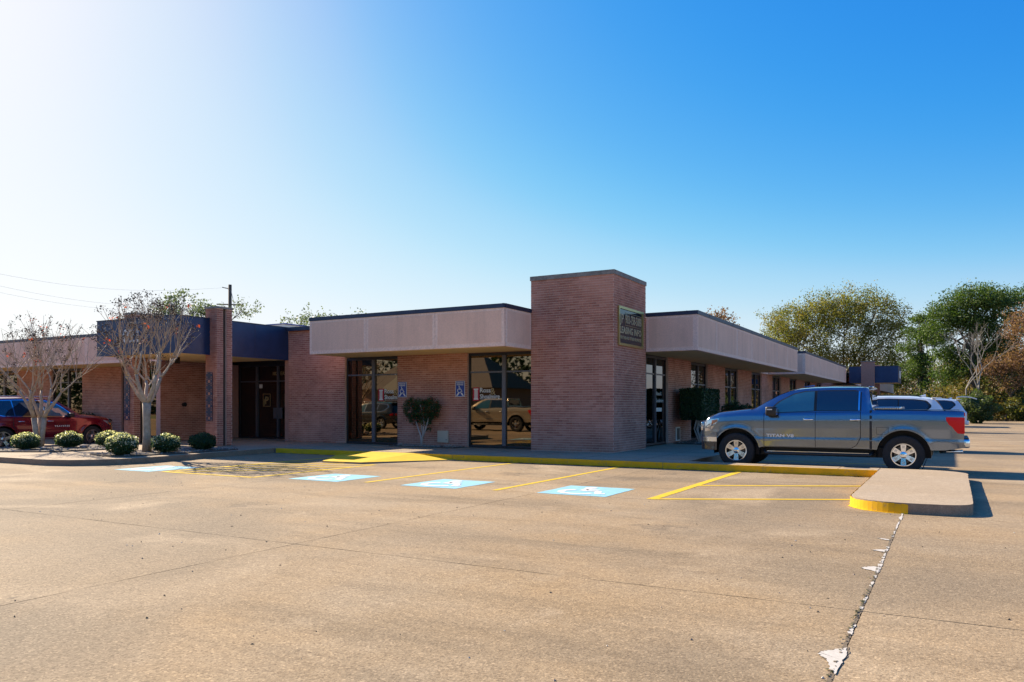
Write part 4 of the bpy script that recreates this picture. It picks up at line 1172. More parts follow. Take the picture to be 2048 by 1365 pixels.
    def wheels(s, parent, meshes):
        for cx in s.T['wheels']:
            for sg in (-1, 1):
                w = bpy.data.objects.new('wheel', meshes[0]); link(w, parent)
                w.location = (cx, sg * (s.T['ymax'] - 0.14), s.T['wr'])
                if sg > 0: w.rotation_euler = (0, 0, PI)
                else: w.rotation_euler = (0, random.uniform(0, 1), 0) if False else (0, 0, 0)
                child('rim', meshes[1], w); child('brake_disc', meshes[2], w)

def PL(*pts):
    xs = [p[0] for p in pts]; zs = [p[1] for p in pts]
    return lambda x: float(np.interp(x, xs, zs))

def top_patch(car, name, xa, xb, frac, m, parent, off=0.006, n=14, k0=0.0):
    """a panel on the centre top surface (windscreen, roof glass)"""
    mb = MB(); vs = []; K = 10
    for i in range(n + 1):
        x = xa + (xb - xa) * i / n; zr = car.val('zr', x); zc = max(car.val('zc', x), zr); yr = car.y(x, zr)
        for k in range(K + 1):
            t = -1 + 2 * k / K; y = yr * frac * t; z = zr + (zc - zr) * (1 - abs(t * frac) ** 2.2)
            vs.append((x - off * .5, y, z + off))
    mb.add(vs, [(i * (K + 1) + k, (i + 1) * (K + 1) + k, (i + 1) * (K + 1) + k + 1, i * (K + 1) + k + 1) for i in range(n) for k in range(K)], m)
    return mb.build(name, parent, smooth=True, recalc=False)

def rounded_box(x0, x1, y0, y1, z0, z1, m, bev):
    mb = MB(); mb.box(x0, x1, y0, y1, z0, z1, m)
    return mb, bev

def make_pickup(loc, label, pm, group=None, rz=0.0, letters=True):
    T = dict(L=5.66, wheels=(0.89, 4.51), arch=0.54, wr=0.42, ymax=1.02, flare=0.014,
        zb=[(0, .50), (.3, .46), (.4, .44), (1.42, .50), (1.5, .53), (3.7, .53), (4.0, .52), (5.3, .54), (5.66, .60)],
        zs=[(0, .98), (.08, 1.10), (.2, 1.20), (.45, 1.285), (.9, 1.32), (1.35, 1.335), (1.7, 1.335), (3.8, 1.375), (4.1, 1.385), (5.66, 1.37)],
        ys=[(0, .80), (.05, .86), (.12, .91), (.3, .965), (.6, .99), (1.5, 1.0), (3.8, 1.0), (5.4, .995), (5.6, .985), (5.66, .97)],
        zr=[(0, 1.02), (.08, 1.14), (.2, 1.24), (.45, 1.325), (.9, 1.37), (1.25, 1.40), (1.32, 1.43), (1.6, 1.60), (1.88, 1.755), (2.1, 1.84), (2.3, 1.885), (2.6, 1.91), (3.0, 1.918), (3.6, 1.915), (3.80, 1.905), (3.83, 1.87), (3.86, 1.40), (4.2, 1.395), (5.66, 1.38)],
        yr=[(0, .70), (.2, .80), (.5, .88), (1.25, .90), (1.34, .87), (1.6, .83), (1.9, .78), (2.2, .745), (3.0, .735), (3.8, .735), (3.86, .94), (5.66, .93)],
        zc=[(0, 1.05), (.08, 1.17), (.2, 1.28), (.45, 1.37), (.9, 1.42), (1.25, 1.45), (1.32, 1.47), (1.6, 1.65), (1.88, 1.80), (2.1, 1.89), (2.3, 1.93), (2.6, 1.955), (3.0, 1.965), (3.6, 1.955), (3.80, 1.93), (3.83, 1.88), (3.86, 1.40), (5.66, 1.385)], sig=0.018)
    c = Car(T)
    t = empty('pickup_truck', loc, label, 'pickup truck', group, rz)
    c.shell(t, pm)
    c.wheels(t, wheel_meshes(0.42, 0.27, 0.245, 6, M_CHROME))
    # gaps then doors over them
    c.patch('shut_lines', 1.535, 3.655, PL((0, .535), (3.46, .535), (3.57, .60), (3.655, .77)), PL((1.5, 1.325), (3.8, 1.37)), M_BLACK, t, 0.0015, nx=60, nz=40)
    c.patch('door', 1.55, 2.685, PL((0, .545)), PL((1.5, 1.315), (3.8, 1.36)), pm, t, 0.005, nx=40, nz=40)
    c.patch('door', 2.697, 3.64, PL((2.6, .545), (3.45, .545), (3.56, .61), (3.64, .80)), PL((1.5, 1.315), (3.8, 1.36)), pm, t, 0.005, nx=40, nz=40)
    # bed gap
    c.patch('bed_gap', 3.832, 3.882, PL((0, .53)), PL((0, 1.40)), M_BLACK, t, 0.003, nx=2)
    # glass
    c.patch('window_trim', 1.60, 3.66, PL((1.6, 1.305), (1.9, 1.335), (2.66, 1.372), (3.66, 1.385)), PL((1.60, 1.345), (1.85, 1.60), (2.2, 1.79), (2.45, 1.845), (3.0, 1.862), (3.5, 1.86), (3.60, 1.84), (3.66, 1.80)), M_BLACK, t, 0.003, nz=8)
    c.patch('side_window', 1.66, 2.655, PL((1.6, 1.325), (1.9, 1.345), (2.66, 1.385)), PL((1.66, 1.375), (1.9, 1.60), (2.2, 1.765), (2.45, 1.825), (2.66, 1.838)), M_CARCLEAR, t, 0.006, nz=8)
    c.patch('side_window', 2.715, 3.585, PL((2.7, 1.388), (3.6, 1.395)), PL((2.7, 1.84), (3.4, 1.842), (3.585, 1.825)), M_CARGLASS, t, 0.006, nz=8)
    c.patch('pillar_strip', 3.595, 3.63, PL((3.5, 1.395)), PL((3.5, 1.83)), M_CHROME, t, 0.007, nx=2)
    top_patch(c, 'windscreen', 1.36, 2.18, 0.93, M_CARGLASS, t)
    # roof edge highlight strip with antenna fin
    mb = MB(); mb.add([(2.25, -.03, 1.955), (2.55, -.03, 1.97), (2.55, .03, 1.97), (2.25, .03, 1.955), (2.5, 0, 2.0), (2.54, 0, 2.0)], [(0, 1, 5, 4), (2, 3, 4, 5), (0, 4, 3), (1, 2, 5)], pm); mb.build('antenna_fin', t)
    mb = MB(); mb.box(3.79, 3.87, -.68, .68, 1.90, 1.945, pm); mb.box(3.855, 3.875, -.2, .2, 1.905, 1.93, M_REDLENS); mb.build('roof_spoiler', t, bevel=0.01, smooth=True)
    # rear cab window
    mb = MB(); mb.box(3.858, 3.866, -.66, .66, 1.45, 1.84, M_CARGLASS); mb.build('rear_window', t)
    # bed interior lid
    mb = MB(); mb.box(3.93, 5.58, -.86, .86, 1.402, 1.41, M_BLACK); mb.build('bed_cover', t)
    mb = MB(); mb.box(3.92, 4.45, -.84, .84, 1.412, 1.475, M_ALLOY)
    for k in range(14): mb.box(3.94 + k * .035, 3.955 + k * .035, -.845, -.841, 1.42, 1.47, M_GREYFRAME)
    mb.build('tool_box', t, bevel=0.012, smooth=True)
    # handles
    for x0 in (2.42, 3.42):
        for sg in (-1, 1):
            y = sg * (c.y(x0 + .1, 1.18) + 0.025)
            mb = MB(); mb.tube([(x0, y - sg * .02, 1.175), (x0 + .03, y, 1.18), (x0 + .20, y, 1.185), (x0 + .235, y - sg * .02, 1.18)], [.016, .024, .024, .016], M_CHROME, 8)
            mb.box(x0 + .05, x0 + .17, y - sg * .018, y - sg * .024, 1.15, 1.20, M_BLACK)
            mb.build('door_handle', t, smooth=True)
    # mirrors
    for sg in (-1, 1):
        mb = MB(); y0 = sg * 1.0; xm = 1.62
        mb.box(xm, xm + .24, y0, y0 + sg * .25, 1.26, 1.48, M_BLACK)
        o = mb.build('mirror', t, bevel=0.045, smooth=True)
        m2 = MB(); m2.box(xm + .04, xm + .16, y0 + sg * .251, y0 + sg * .256, 1.40, 1.425, M_PALE); m2.build('mirror_cap', t)
        m3 = MB(); m3.box(xm + .241, xm + .245, y0 + sg * .03, y0 + sg * .22, 1.29, 1.45, M_LENS); m3.build('mirror_glass', t)
    # running boards
    for sg in (-1, 1):
        mb = MB(); y = sg * 0.99
        mb.tube([(1.53, y - sg * .1, .46), (1.58, y, .385), (3.85, y, .385), (3.90, y - sg * .1, .46)], .042, M_BLACK, 10)
        mb.build('running_board', t, smooth=True)
        mb = MB(); mb.box(1.62, 3.82, y - .02 , y + .02, .425, .436, M_CHROME); mb.box(2.55, 2.78, y - .045, y + .045, .428, .442, M_ALLOY); mb.box(2.95, 3.0, y, y, .43, .43, M_ALLOY); mb.build('step_trim', t)
    # lamps
    c.patch('headlight', 0.10, 0.47, PL((.1, .86), (.28, .90), (.47, 1.15)), PL((.1, 1.09), (.25, 1.17), (.47, 1.195)), M_LENS, t, 0.007, nz=4)
    c.patch('indicator', 0.29, 0.435, PL((.25, 1.02), (.435, 1.12)), PL((.25, 1.13), (.435, 1.17)), M_AMBER, t, 0.010, nz=3)
    mb = MB()
    for sg in (-1, 1): mb.box(-0.01, 0.06, sg * .50, sg * .84, .88, 1.10, M_LENS)
    mb.build('headlight', t, bevel=0.015, smooth=True)
    c.patch('tail_light', 5.325, 5.655, PL((5.3, 1.235), (5.37, 1.10), (5.46, 1.03), (5.52, .91), (5.66, .90)), PL((5.3, 1.255), (5.66, 1.25)), M_REDLENS, t, 0.008, nz=6)
    mb = MB()
    for sg in (-1, 1): mb.box(5.655, 5.672, sg * .80, sg * .975, .91, 1.24, M_REDLENS)
    mb.build('tail_light', t)
    # grille and front bumper
    mb = MB(); mb.box(-.04, .02, -.48, .48, .78, 1.12, M_CHROME); mb.box(-.05, -.041, -.43, .43, .82, 1.07, M_BLACK)
    for k in range(4): mb.box(-.06, -.051, -.43, .43, .85 + k * .06, .865 + k * .06, M_CHROME)
    mb.build('grille', t, bevel=0.006)
    mb = MB()
    for z0, z1, mm, ex in ((.625, .735, M_CHROME, .02), (.42, .622, P_DARK, .0), (.737, .86, pm, -.01)):
        pts = [(.42, .985), (.30, .965), (.12, .90), (.0, .80), (-.07, .5), (-.09, 0)]
        P_ = [(x - ex * (1 if i else 0), -y - ex * .5) for i, (x, y) in enumerate(pts)] + [(x - ex * (1 if i else 0), y + ex * .5) for i, (x, y) in list(enumerate(pts))[::-1][1:]]
        n = len(P_); vs = [(x, y, z0) for x, y in P_] + [(x, y, z1) for x, y in P_] + [(x + .1, y * .9, z0) for x, y in P_] + [(x + .1, y * .9, z1) for x, y in P_]
        mb.add(vs, [(i, i + 1, n + i + 1, n + i) for i in range(n - 1)] + [(n + i, n + i + 1, 3 * n + i + 1, 3 * n + i) for i in range(n - 1)] + [(i, i + 1, 2 * n + i + 1, 2 * n + i) for i in range(n - 1)], mm)
    mb.build('front_bumper', t, smooth=True, angle=40)
    # rear bumper, exhaust
    mb = MB(); mb.box(5.54, 5.77, -.95, .95, .60, .79, M_CHROME); mb.build('rear_bumper', t, bevel=0.04, smooth=True)
    mb = MB(); mb.box(5.56, 5.75, -.93, .93, .791, .81, M_BLACK); mb.build('bumper_step', t)
    mb = MB(); mb.tube([(5.2, -.72, .50), (5.64, -.78, .52)], .04, M_CHROME, 12); mb.build('exhaust', t, smooth=True)
    # fuel door, lower crease
    mb = MB()
    for sg in (-1,):
        ring = [(3.98, .86), (4.17, .86), (4.21, .90), (4.21, 1.02), (3.97, 1.02)]
        for k in range(len(ring)):
            a, b = ring[k], ring[(k + 1) % len(ring)]
            mb.tube([(a[0], -c.y(a[0], a[1]) - .001, a[1]), (b[0], -c.y(b[0], b[1]) - .001, b[1])], .0045, M_BLACK, 4, False)
    mb.build('fuel_door', t)
    if letters:
        me = text_mesh('TITAN V8', 0.098, M_PALE, 0.003, 0.004, fit=0.62, spacing=1.08)
        o = attach(me, t, (1.60, -c.y(1.9, .79) - .014, .765))
    return t

def make_suv(loc, label, pm, rz=0.0, group=None, gate=0.0, letters=None, chrome=True):
    T = dict(L=5.1, wheels=(0.95, 4.02), arch=0.43, wr=0.37, ymax=0.985, flare=0.03,
        zb=[(0, .36), (.3, .28), (1.4, .33), (3.6, .34), (4.7, .36), (5.1, .46)],
        zs=[(0, .80), (.1, .90), (.3, .97), (.8, 1.02), (1.4, 1.05), (2.5, 1.07), (4.2, 1.10), (4.9, 1.10), (5.1, 1.02)],
        ys=[(0, .62), (.06, .72), (.15, .80), (.35, .90), (.7, .955), (1.3, .975), (3.9, .975), (4.5, .955), (4.9, .90), (5.1, .80)],
        zr=[(0, .82), (.1, .93), (.3, 1.02), (.8, 1.09), (1.25, 1.13), (1.35, 1.16), (1.7, 1.38), (2.05, 1.575), (2.3, 1.645), (2.7, 1.69), (3.3, 1.70), (4.0, 1.68), (4.5, 1.645), (4.68, 1.61), (4.85, 1.40), (5.0, 1.13), (5.1, 1.03)],
        yr=[(0, .5), (.15, .66), (.4, .78), (1.25, .80), (1.4, .77), (1.8, .68), (2.2, .62), (3.3, .62), (4.4, .60), (4.7, .60), (4.9, .70), (5.1, .70)],
        zc=[(0, .84), (.1, .96), (.3, 1.06), (.8, 1.13), (1.25, 1.17), (1.35, 1.20), (1.7, 1.42), (2.05, 1.62), (2.3, 1.70), (2.7, 1.745), (3.3, 1.755), (4.0, 1.74), (4.5, 1.70), (4.68, 1.66), (4.85, 1.44), (5.0, 1.15), (5.1, 1.04)], sig=0.03)
    c = Car(T); t = empty('suv_car', loc, label, 'car', group, rz)
    c.shell(t, pm)
    c.wheels(t, wheel_meshes(0.37, 0.24, 0.24, 5, M_ALLOY))
    c.patch('shut_lines', 1.55, 3.72, PL((0, .36), (3.35, .36), (3.72, .75)), PL((1.5, 1.045), (3.8, 1.075)), M_BLACK, t, 0.0015, nx=60, nz=40)
    c.patch('door', 1.565, 2.66, PL((0, .375)), PL((1.5, 1.035), (3.8, 1.065)), pm, t, 0.005, nx=40, nz=40)
    c.patch('door', 2.672, 3.705, PL((2.6, .375), (3.35, .375), (3.7, .76)), PL((1.5, 1.035), (3.8, 1.065)), pm, t, 0.005, nx=40, nz=40)
    trim = M_CHROME if chrome else M_BLACK
    c.patch('window_trim', 1.62, 4.58, PL((1.6, 1.07), (2.6, 1.085), (4.0, 1.10), (4.35, 1.18), (4.58, 1.38)), PL((1.62, 1.10), (1.9, 1.37), (2.2, 1.56), (2.5, 1.63), (3.3, 1.655), (4.1, 1.635), (4.45, 1.59), (4.58, 1.45)), trim, t, 0.003, nz=8)
    c.patch('side_window', 1.70, 2.63, PL((1.6, 1.10), (2.6, 1.11)), PL((1.70, 1.135), (1.95, 1.36), (2.2, 1.52), (2.45, 1.595), (2.63, 1.61)), M_CARCLEAR, t, 0.006, nz=8)
    c.patch('side_window', 2.69, 3.62, PL((2.6, 1.11), (3.7, 1.125)), PL((2.69, 1.615), (3.3, 1.625), (3.62, 1.62)), M_CARGLASS, t, 0.006, nz=8)
    c.patch('side_window', 3.66, 4.50, PL((3.6, 1.125), (4.0, 1.13), (4.3, 1.21), (4.50, 1.37)), PL((3.66, 1.615), (4.1, 1.60), (4.4, 1.56), (4.50, 1.44)), M_CARGLASS, t, 0.006, nz=8)
    top_patch(c, 'windscreen', 1.40, 2.12, 0.92, M_CARGLASS, t)
    top_patch(c, 'rear_window', 4.72, 4.97, 0.86, M_CARGLASS, t, n=6)
    mb = MB(); mb.box(4.58, 4.86, -.52, .52, 1.655, 1.685, pm); mb.build('spoiler', t, bevel=0.01, smooth=True)
    mb = MB(); mb.add([(4.2, -.025, 1.73), (4.42, -.025, 1.715), (4.42, .025, 1.715), (4.2, .025, 1.73), (4.4, 0, 1.80)], [(0, 1, 4), (2, 3, 4), (1, 2, 4), (3, 0, 4)], pm); mb.build('antenna_fin', t)
    for sg in (-1, 1):
        mb = MB(); mb.tube([(2.2, sg * .56, 1.72), (2.35, sg * .56, 1.76), (4.1, sg * .55, 1.755), (4.3, sg * .55, 1.70)], .014, M_ALLOY if chrome else M_BLACK, 6); mb.build('roof_rail', t, smooth=True)
        mb = MB(); mb.box(1.72, 1.90, sg * .93, sg * 1.13, 1.06, 1.20, M_BLACK); mb.build('mirror', t, bevel=0.035, smooth=True)
        for x0 in (2.38, 3.35):
            y = sg * (c.y(x0 + .1, .93) + .02); mb = MB(); mb.tube([(x0, y - sg * .02, .925), (x0 + .03, y, .93), (x0 + .18, y, .935), (x0 + .21, y - sg * .02, .93)], .014, M_CHROME, 8); mb.build('door_handle', t, smooth=True)
    c.patch('headlight', 0.08, 0.52, PL((.08, .70), (.3, .78), (.52, .91)), PL((.08, .82), (.3, .90), (.52, .94)), M_LENS, t, 0.006, nz=3)
    c.patch('indicator', 0.14, 0.30, PL((.1, .74), (.3, .80)), PL((.1, .80), (.3, .86)), M_AMBER, t, 0.009, nz=2)
    c.patch('tail_light', 4.72, 5.02, PL((4.7, .88), (5.02, .84)), PL((4.72, .93), (4.9, 1.02), (5.02, 1.02)), M_REDLENS, t, 0.007, nz=3)
    mb = MB()
    for sg in (-1, 1): mb.box(5.03, 5.115, sg * .42, sg * .79, .86, 1.0, M_REDLENS)
    mb.box(5.09, 5.118, -.28, .28, .70, .82, M_PALE); mb.build('tail_light', t)
    mb = MB(); mb.box(-.03, .03, -.45, .45, .52, .78, M_BLACK); mb.box(-.036, -.031, -.45, .45, .64, .66, M_CHROME); mb.build('grille', t, bevel=0.008)
    mb = MB(); mb.box(5.02, 5.2, -.80, .80, .40, .62, pm); mb.build('rear_bumper', t, bevel=0.045, smooth=True)
    for sg in (-1, 1):
        mb = MB(); mb.box(1.45, 3.55, sg * .955, sg * .975, .36, .385, M_CHROME if chrome else M_BLACK); mb.build('sill_trim', t)
    if gate:
        # raised tailgate: curved shell hinged at the roof edge
        mb = MB(); n = 10; P_ = []
        for i in range(n + 1):
            s_ = i / n; P_.append((4.62 + 0.95 * s_, 1.68 + 0.14 + 0.10 * math.sin(PI * s_ * .8) - .16 * s_))
        for k, off in ((0, 0), (1, .05)): pass
        vs = [(x, sg * .62 * (1 - .12 * i / n), z - d) for d in (0, .05) for sg in (-1, 1) for i, (x, z) in enumerate(P_)]
        q = n + 1
        mb.add(vs, [(i, i + 1, q + i + 1, q + i) for i in range(n)] + [(2 * q + i, 2 * q + i + 1, 3 * q + i + 1, 3 * q + i) for i in range(n)] + [(i, i + 1, 2 * q + i + 1, 2 * q + i) for i in range(n)] + [(q + i, q + i + 1, 3 * q + i + 1, 3 * q + i) for i in range(n)], pm)
        mb.build('tailgate', t, smooth=True, angle=40)
    if letters:
        me = text_mesh(letters, 0.07, M_PALE, 0.003, 0.003, xs=1.2, spacing=1.5)
        me.transform(Matrix.Rotation(PI, 4, 'Z')); attach(me, t, (2.35, c.y(2.0, .74) + .012, .74))
    return t

truck = make_pickup((-5.40, 20.05, 0.0), 'gunmetal blue crew cab pickup with chrome six spoke wheels parked nose in beside the tower', P_GREY)
# red car: nose away towards the wing (+v), seen on its right side
q_ = make_suv((-28.15, 18.15, 0), 'wine red suv parked facing the left wing behind the planted peninsula', P_RED, rz=-PI / 2, letters='TRAVERSE'); q_.scale = (1, 1, 1.035)
q_ = make_suv((-5.2, 29.35, 0), 'silver suv with shark fin antenna parked beyond the pickup bed', P_SILVER, chrome=False); q_.scale = (1.02, 1, 1.05)
q_ = make_suv((-4.45, 50.2, 0), 'pale blue vehicle with its tailgate raised, far down the side parking row', P_LBLUE, gate=1.0, chrome=False); q_.scale = (1.03, 1, 1.10)
# vehicles across the lot that the front windows mirror
make_pickup((-26.5, 2.2, 0), 'tan crew cab pickup parked across the lot, mirrored in the right front window', P_TAN, letters=False)
make_suv((-42.5, -9.0, 0), 'white suv parked across the lot, mirrored in the left front window', P_WHITE, rz=-PI / 2 - 0.3)
make_suv((-36.5, 1.6, 0), 'charcoal suv parked across the lot, mirrored in the left front window', P_DARK, rz=0.0)

# ------------------------------------------------------------------ house across the lot (seen only mirrored in the glass)
hs_ = empty('house', (-52, -34, 0), 'white house with gabled roof and columned porch across the lot, mirrored in the front windows', 'house')
mb = MB(); mb.box(-9, 9, -5, 5, 0, 3.4, M_FARBRICK); mb.build('wall', hs_)
mb = MB(); mb.add([(-9.6, -5.6, 3.4), (9.6, -5.6, 3.4), (9.6, 5.6, 3.4), (-9.6, 5.6, 3.4), (-5, 0, 7.4), (5, 0, 7.4)], [(0, 1, 5, 4), (2, 3, 4, 5), (1, 2, 5), (3, 0, 4), (0, 3, 2, 1)], M_SHINGLE); mb.build('roof', hs_)
mb = MB(); mb.add([(-3.4, 8, 3.4), (3.4, 8, 3.4), (0, 8, 5.6), (-3.4, 2, 3.4), (3.4, 2, 3.4), (0, 2, 5.6)], [(0, 1, 2), (0, 2, 5, 3), (1, 4, 5, 2)], M_SIDING); mb.box(-3.4, 3.4, 7.7, 8.0, 3.0, 3.4, M_SIDING); mb.build('porch_gable', hs_)
for x in (-3.1, -1.1, 1.1, 3.1):
    mb = MB(); mb.lathe([(.17, 0), (.17, 3.0)], M_SIDING, 12, 'z', (x, 7.8, 0)); mb.build('column', hs_, smooth=True)
for x in (-6, 6):
    mb = MB(); mb.box(x - .7, x + .7, 5.01, 5.06, 1.0, 2.5, M_GLASSD); mb.build('window', hs_)

# ------------------------------------------------------------------ vegetation
def leaf_mesh(name, C, size, mats, tone, two=None, flat=0.0, aspect=0.6, midx=None):
    """many small leaf quads around the points C"""
    n = len(C)
    a = RNG.normal(size=(n, 3)); a[:, 2] *= (1 - flat); a /= np.linalg.norm(a, axis=1)[:, None] + 1e-9
    r = RNG.normal(size=(n, 3)); b = np.cross(a, r); b /= np.linalg.norm(b, axis=1)[:, None] + 1e-9
    sz = size * RNG.uniform(0.6, 1.4, size=(n, 1))
    P = np.stack([C - a * sz, C - b * sz * aspect, C + a * sz, C + b * sz * aspect], axis=1).reshape(-1, 3)
    me = bpy.data.meshes.new(name)
    me.vertices.add(4 * n); me.vertices.foreach_set('co', P.astype(np.float32).ravel())
    me.loops.add(4 * n); me.loops.foreach_set('vertex_index', np.arange(4 * n, dtype=np.int32))
    me.polygons.add(n); me.polygons.foreach_set('loop_start', np.arange(0, 4 * n, 4, dtype=np.int32)); me.polygons.foreach_set('loop_total', np.full(n, 4, dtype=np.int32))
    at = me.attributes.new('tone', 'FLOAT', 'FACE'); at.data.foreach_set('value', np.clip(tone, 0, 1).astype(np.float32))
    for m in mats: me.materials.append(m)
    if midx is not None: me.polygons.foreach_set('material_index', midx.astype(np.int32))
    me.update(); me.validate()
    return me

def blob_points(center, rad, nclump, per, sig, shell=0.55, flatbot=0.0):
    d = RNG.normal(size=(nclump, 3)); d /= np.linalg.norm(d, axis=1)[:, None]
    r = RNG.uniform(shell, 1.0, size=(nclump, 1))
    c = np.array(center) + d * r * np.array(rad)
    if flatbot: c[:, 2] = np.maximum(c[:, 2], center[2] - rad[2] * (1 - flatbot) + RNG.uniform(-.2, .2, nclump) * rad[2])
    pts = np.repeat(c, per, axis=0) + RNG.normal(size=(nclump * per, 3)) * np.array(sig)
    tone = np.repeat(RNG.uniform(0, 1, nclump), per) * 0.6 + RNG.uniform(0, 0.4, nclump * per)
    return c, pts, tone

def tree(name, x, y, h, blobs, lm, size, label, group, trunk_r=0.25, tm=None, per=34, flat=0.0, sig=0.35, rt=0.45, z0=0.0, lean=0.0, cat='tree'):
    """blobs: (dx, dy, z, rx, ry, rz, nclumps)"""
    tm = tm or M_TRUNK
    if group == GB: per = int(per * 1.45); size *= .80; sig *= 1.05
    t = empty(name, (x, y, z0), label, cat, group)
    tr = MB(); top = h * rt
    n = 6; pts = [(lean * i / n + random.uniform(-.1, .1) * (i > 0), random.uniform(-.1, .1) * (i > 0), top * i / n) for i in range(n + 1)]
    tr.tube(pts, [trunk_r * (1.25 if i == 0 else 1 - 0.5 * i / n) for i in range(n + 1)], tm, 8)
    allp = []; allt = []
    for (dx, dy, z, rx, ry, rz, nc) in blobs:
        c, p, tn = blob_points((dx, dy, z), (rx, ry, rz), nc, per, (sig, sig, sig * (1 - flat * .6)), 0.35)
        allp.append(p); allt.append(tn)
        s0 = Vector(pts[random.randint(3, n)]); e0 = Vector((dx, dy, z))
        mid = s0.lerp(e0, .5) + Vector((random.uniform(-.3, .3), random.uniform(-.3, .3), random.uniform(0, .5)))
        tr.tube([s0, mid, e0], [trunk_r * .38, trunk_r * .25, trunk_r * .14], tm, 5, False)
        for k in range(min(len(c), 10)):
            q = Vector(c[random.randrange(len(c))]); st = mid.lerp(e0, random.uniform(.2, 1))
            tr.tube([st, st.lerp(q, .5) + Vector((0, 0, random.uniform(-.1, .2))), q], [trunk_r * .13, trunk_r * .08, trunk_r * .03], tm, 4, False)
    tr.build('trunk', t, recalc=False, smooth=True)
    P = np.concatenate(allp); Tn = np.concatenate(allt)
    child('crown', leaf_mesh('crown', P, size, [lm], Tn, flat=flat), t)
    return t

GB = 'trees beyond the far end of the lot'
def img(x, Z):
    """ground position from a picture column (source pixels) and depth, used to set trees out behind the building"""
    X = (x - 1024) / 1556 * Z
    return X * 0.8714 - Z * 0.4906, X * 0.4906 + Z * 0.8714
def hgt(ypx, Z): return 1.5 + (812 - ypx) * Z / 1556

# big olive tree over the long range
Z = 118; x, y = img(1685, Z)
tree('oak_tree', x, y, 14, [(-7.7, 0, hgt(660, Z), 4.2, 4.2, 3.64, 81), (-4.2, 1.4, hgt(628, Z), 4.76, 4.2, 3.64, 114), (0.28, 0, hgt(618, Z), 4.48, 4.2, 3.36, 128), (4.48, 0, hgt(632, Z), 4.48, 4.2, 3.92, 114), (7.28, 1.4, hgt(665, Z), 3.08, 3.5, 4.2, 60), (0, 0, hgt(690, Z), 7.28, 4.2, 4.2, 162), (-4.9, 0, hgt(720, Z), 5.04, 4.2, 3.36, 81), (4.2, 0, hgt(722, Z), 5.04, 4.2, 3.36, 81)],
     M_OLIVE, 0.15, 'large olive and gold leaved tree rising behind the long roof', GB, 0.4, sig=0.5, per=44)
Z = 125; x, y = img(1585, Z)
tree('oak_tree', x, y, 11, [(-2.04, 0, hgt(640, Z), 3.536, 3.4, 2.72, 56), (1.632, 0, hgt(655, Z), 3.4, 3.4, 3.264, 56), (-1.36, 0, hgt(690, Z), 4.08, 3.4, 2.992, 60)], M_OLIVE, 0.15, 'smaller olive tree left of the large one behind the roof', GB, 0.28)
Z = 122; x, y = img(1795, Z)
tree('oak_tree', x, y, 8, [(0, 0, hgt(745, Z), 3.9, 3.3, 2.25, 67), (2.7, 0, hgt(735, Z), 2.4, 2.4, 2.1, 35), (-1.5, 0, hgt(770, Z), 4.8, 3, 2.1, 60)], M_LIVEOAK, 0.16, 'low grey green tree behind the far navy canopy', GB, 0.22)
# pines
def pine(xp, Z, top, bot, wid, n, label, lm=M_PINE, tr_=0.2, seed=1, dens=1.0, sgl=0.30):
    x, y = img(xp, Z); R_ = random.Random(seed); bl = []
    for k in range(n):
        f = k / (n - 1); zz = hgt(bot + (top - bot) * f, Z); w = wid * (0.35 + 0.75 * math.sin(PI * (0.25 + 0.72 * (1 - f))))
        for q in range(3):
            a = R_.uniform(0, 6.28); r = w * R_.uniform(.2, .75)
            bl.append((r * math.cos(a), r * math.sin(a) * .7, zz + R_.uniform(-.3, .3), w * .55, w * .5, w * 0.20 + .2, max(4, int(dens * 6 * w))))
    return tree('pine_tree', x, y, hgt(top, Z) * .95, bl, lm, 0.12, label, GB, tr_, rt=0.93, per=30, sig=0.26, flat=0.3)
pine(1843, 98, 640, 790, 2.4, 9, 'slender pine with layered boughs left of the big dark pine', seed=3, dens=1.2)
Z = 80; x, y = img(1945, Z)
bl = [(-2.4, 0, hgt(625, Z), 2.2, 2.4, 1.8, 70), (0, 0, hgt(598, Z), 2.9, 2.6, 1.4, 110), (2.2, 0, hgt(612, Z), 2.1, 2.3, 1.6, 60), (-3.3, 0, hgt(665, Z), 1.6, 2, 1.2, 40), (-.5, .5, hgt(640, Z), 3.0, 2.4, 1.5, 85), (1.2, .5, hgt(660, Z), 2.4, 2.2, 1.6, 60), (-2.6, 0, hgt(705, Z), 1.9, 2, 1.0, 40), (.4, 1, hgt(705, Z), 2.6, 2, 1.3, 50), (2.8, 1, hgt(690, Z), 1.6, 2, 1.5, 50), (1.0, 0, hgt(735, Z), 3.0, 2, 1.2, 60), (-2.0, 0, hgt(745, Z), 2.2, 2, 1.2, 45)]
tree('pine_tree', x, y, 15, bl, M_PINE, 0.125, 'big dark round-topped pine, tallest beyond the right end of the lot', GB, 0.38, rt=0.72, sig=0.34, per=40, flat=.25)
Z = 88; x, y = img(2028, Z)
tree('pine_tree', x, y, 15, [(-.5, 0, hgt(600, Z), 2.6, 2.4, 1.1, 60), (2.2, 0, hgt(590, Z), 2.6, 2.4, 1.2, 60), (1, 0, hgt(640, Z), 3.2, 2.4, 1.6, 60), (4, 0, hgt(620, Z), 2.6, 2.4, 1.6, 50)], M_PINE, 0.125, 'pine at the right edge behind the russet tree', GB, 0.35, rt=0.8, sig=0.34)
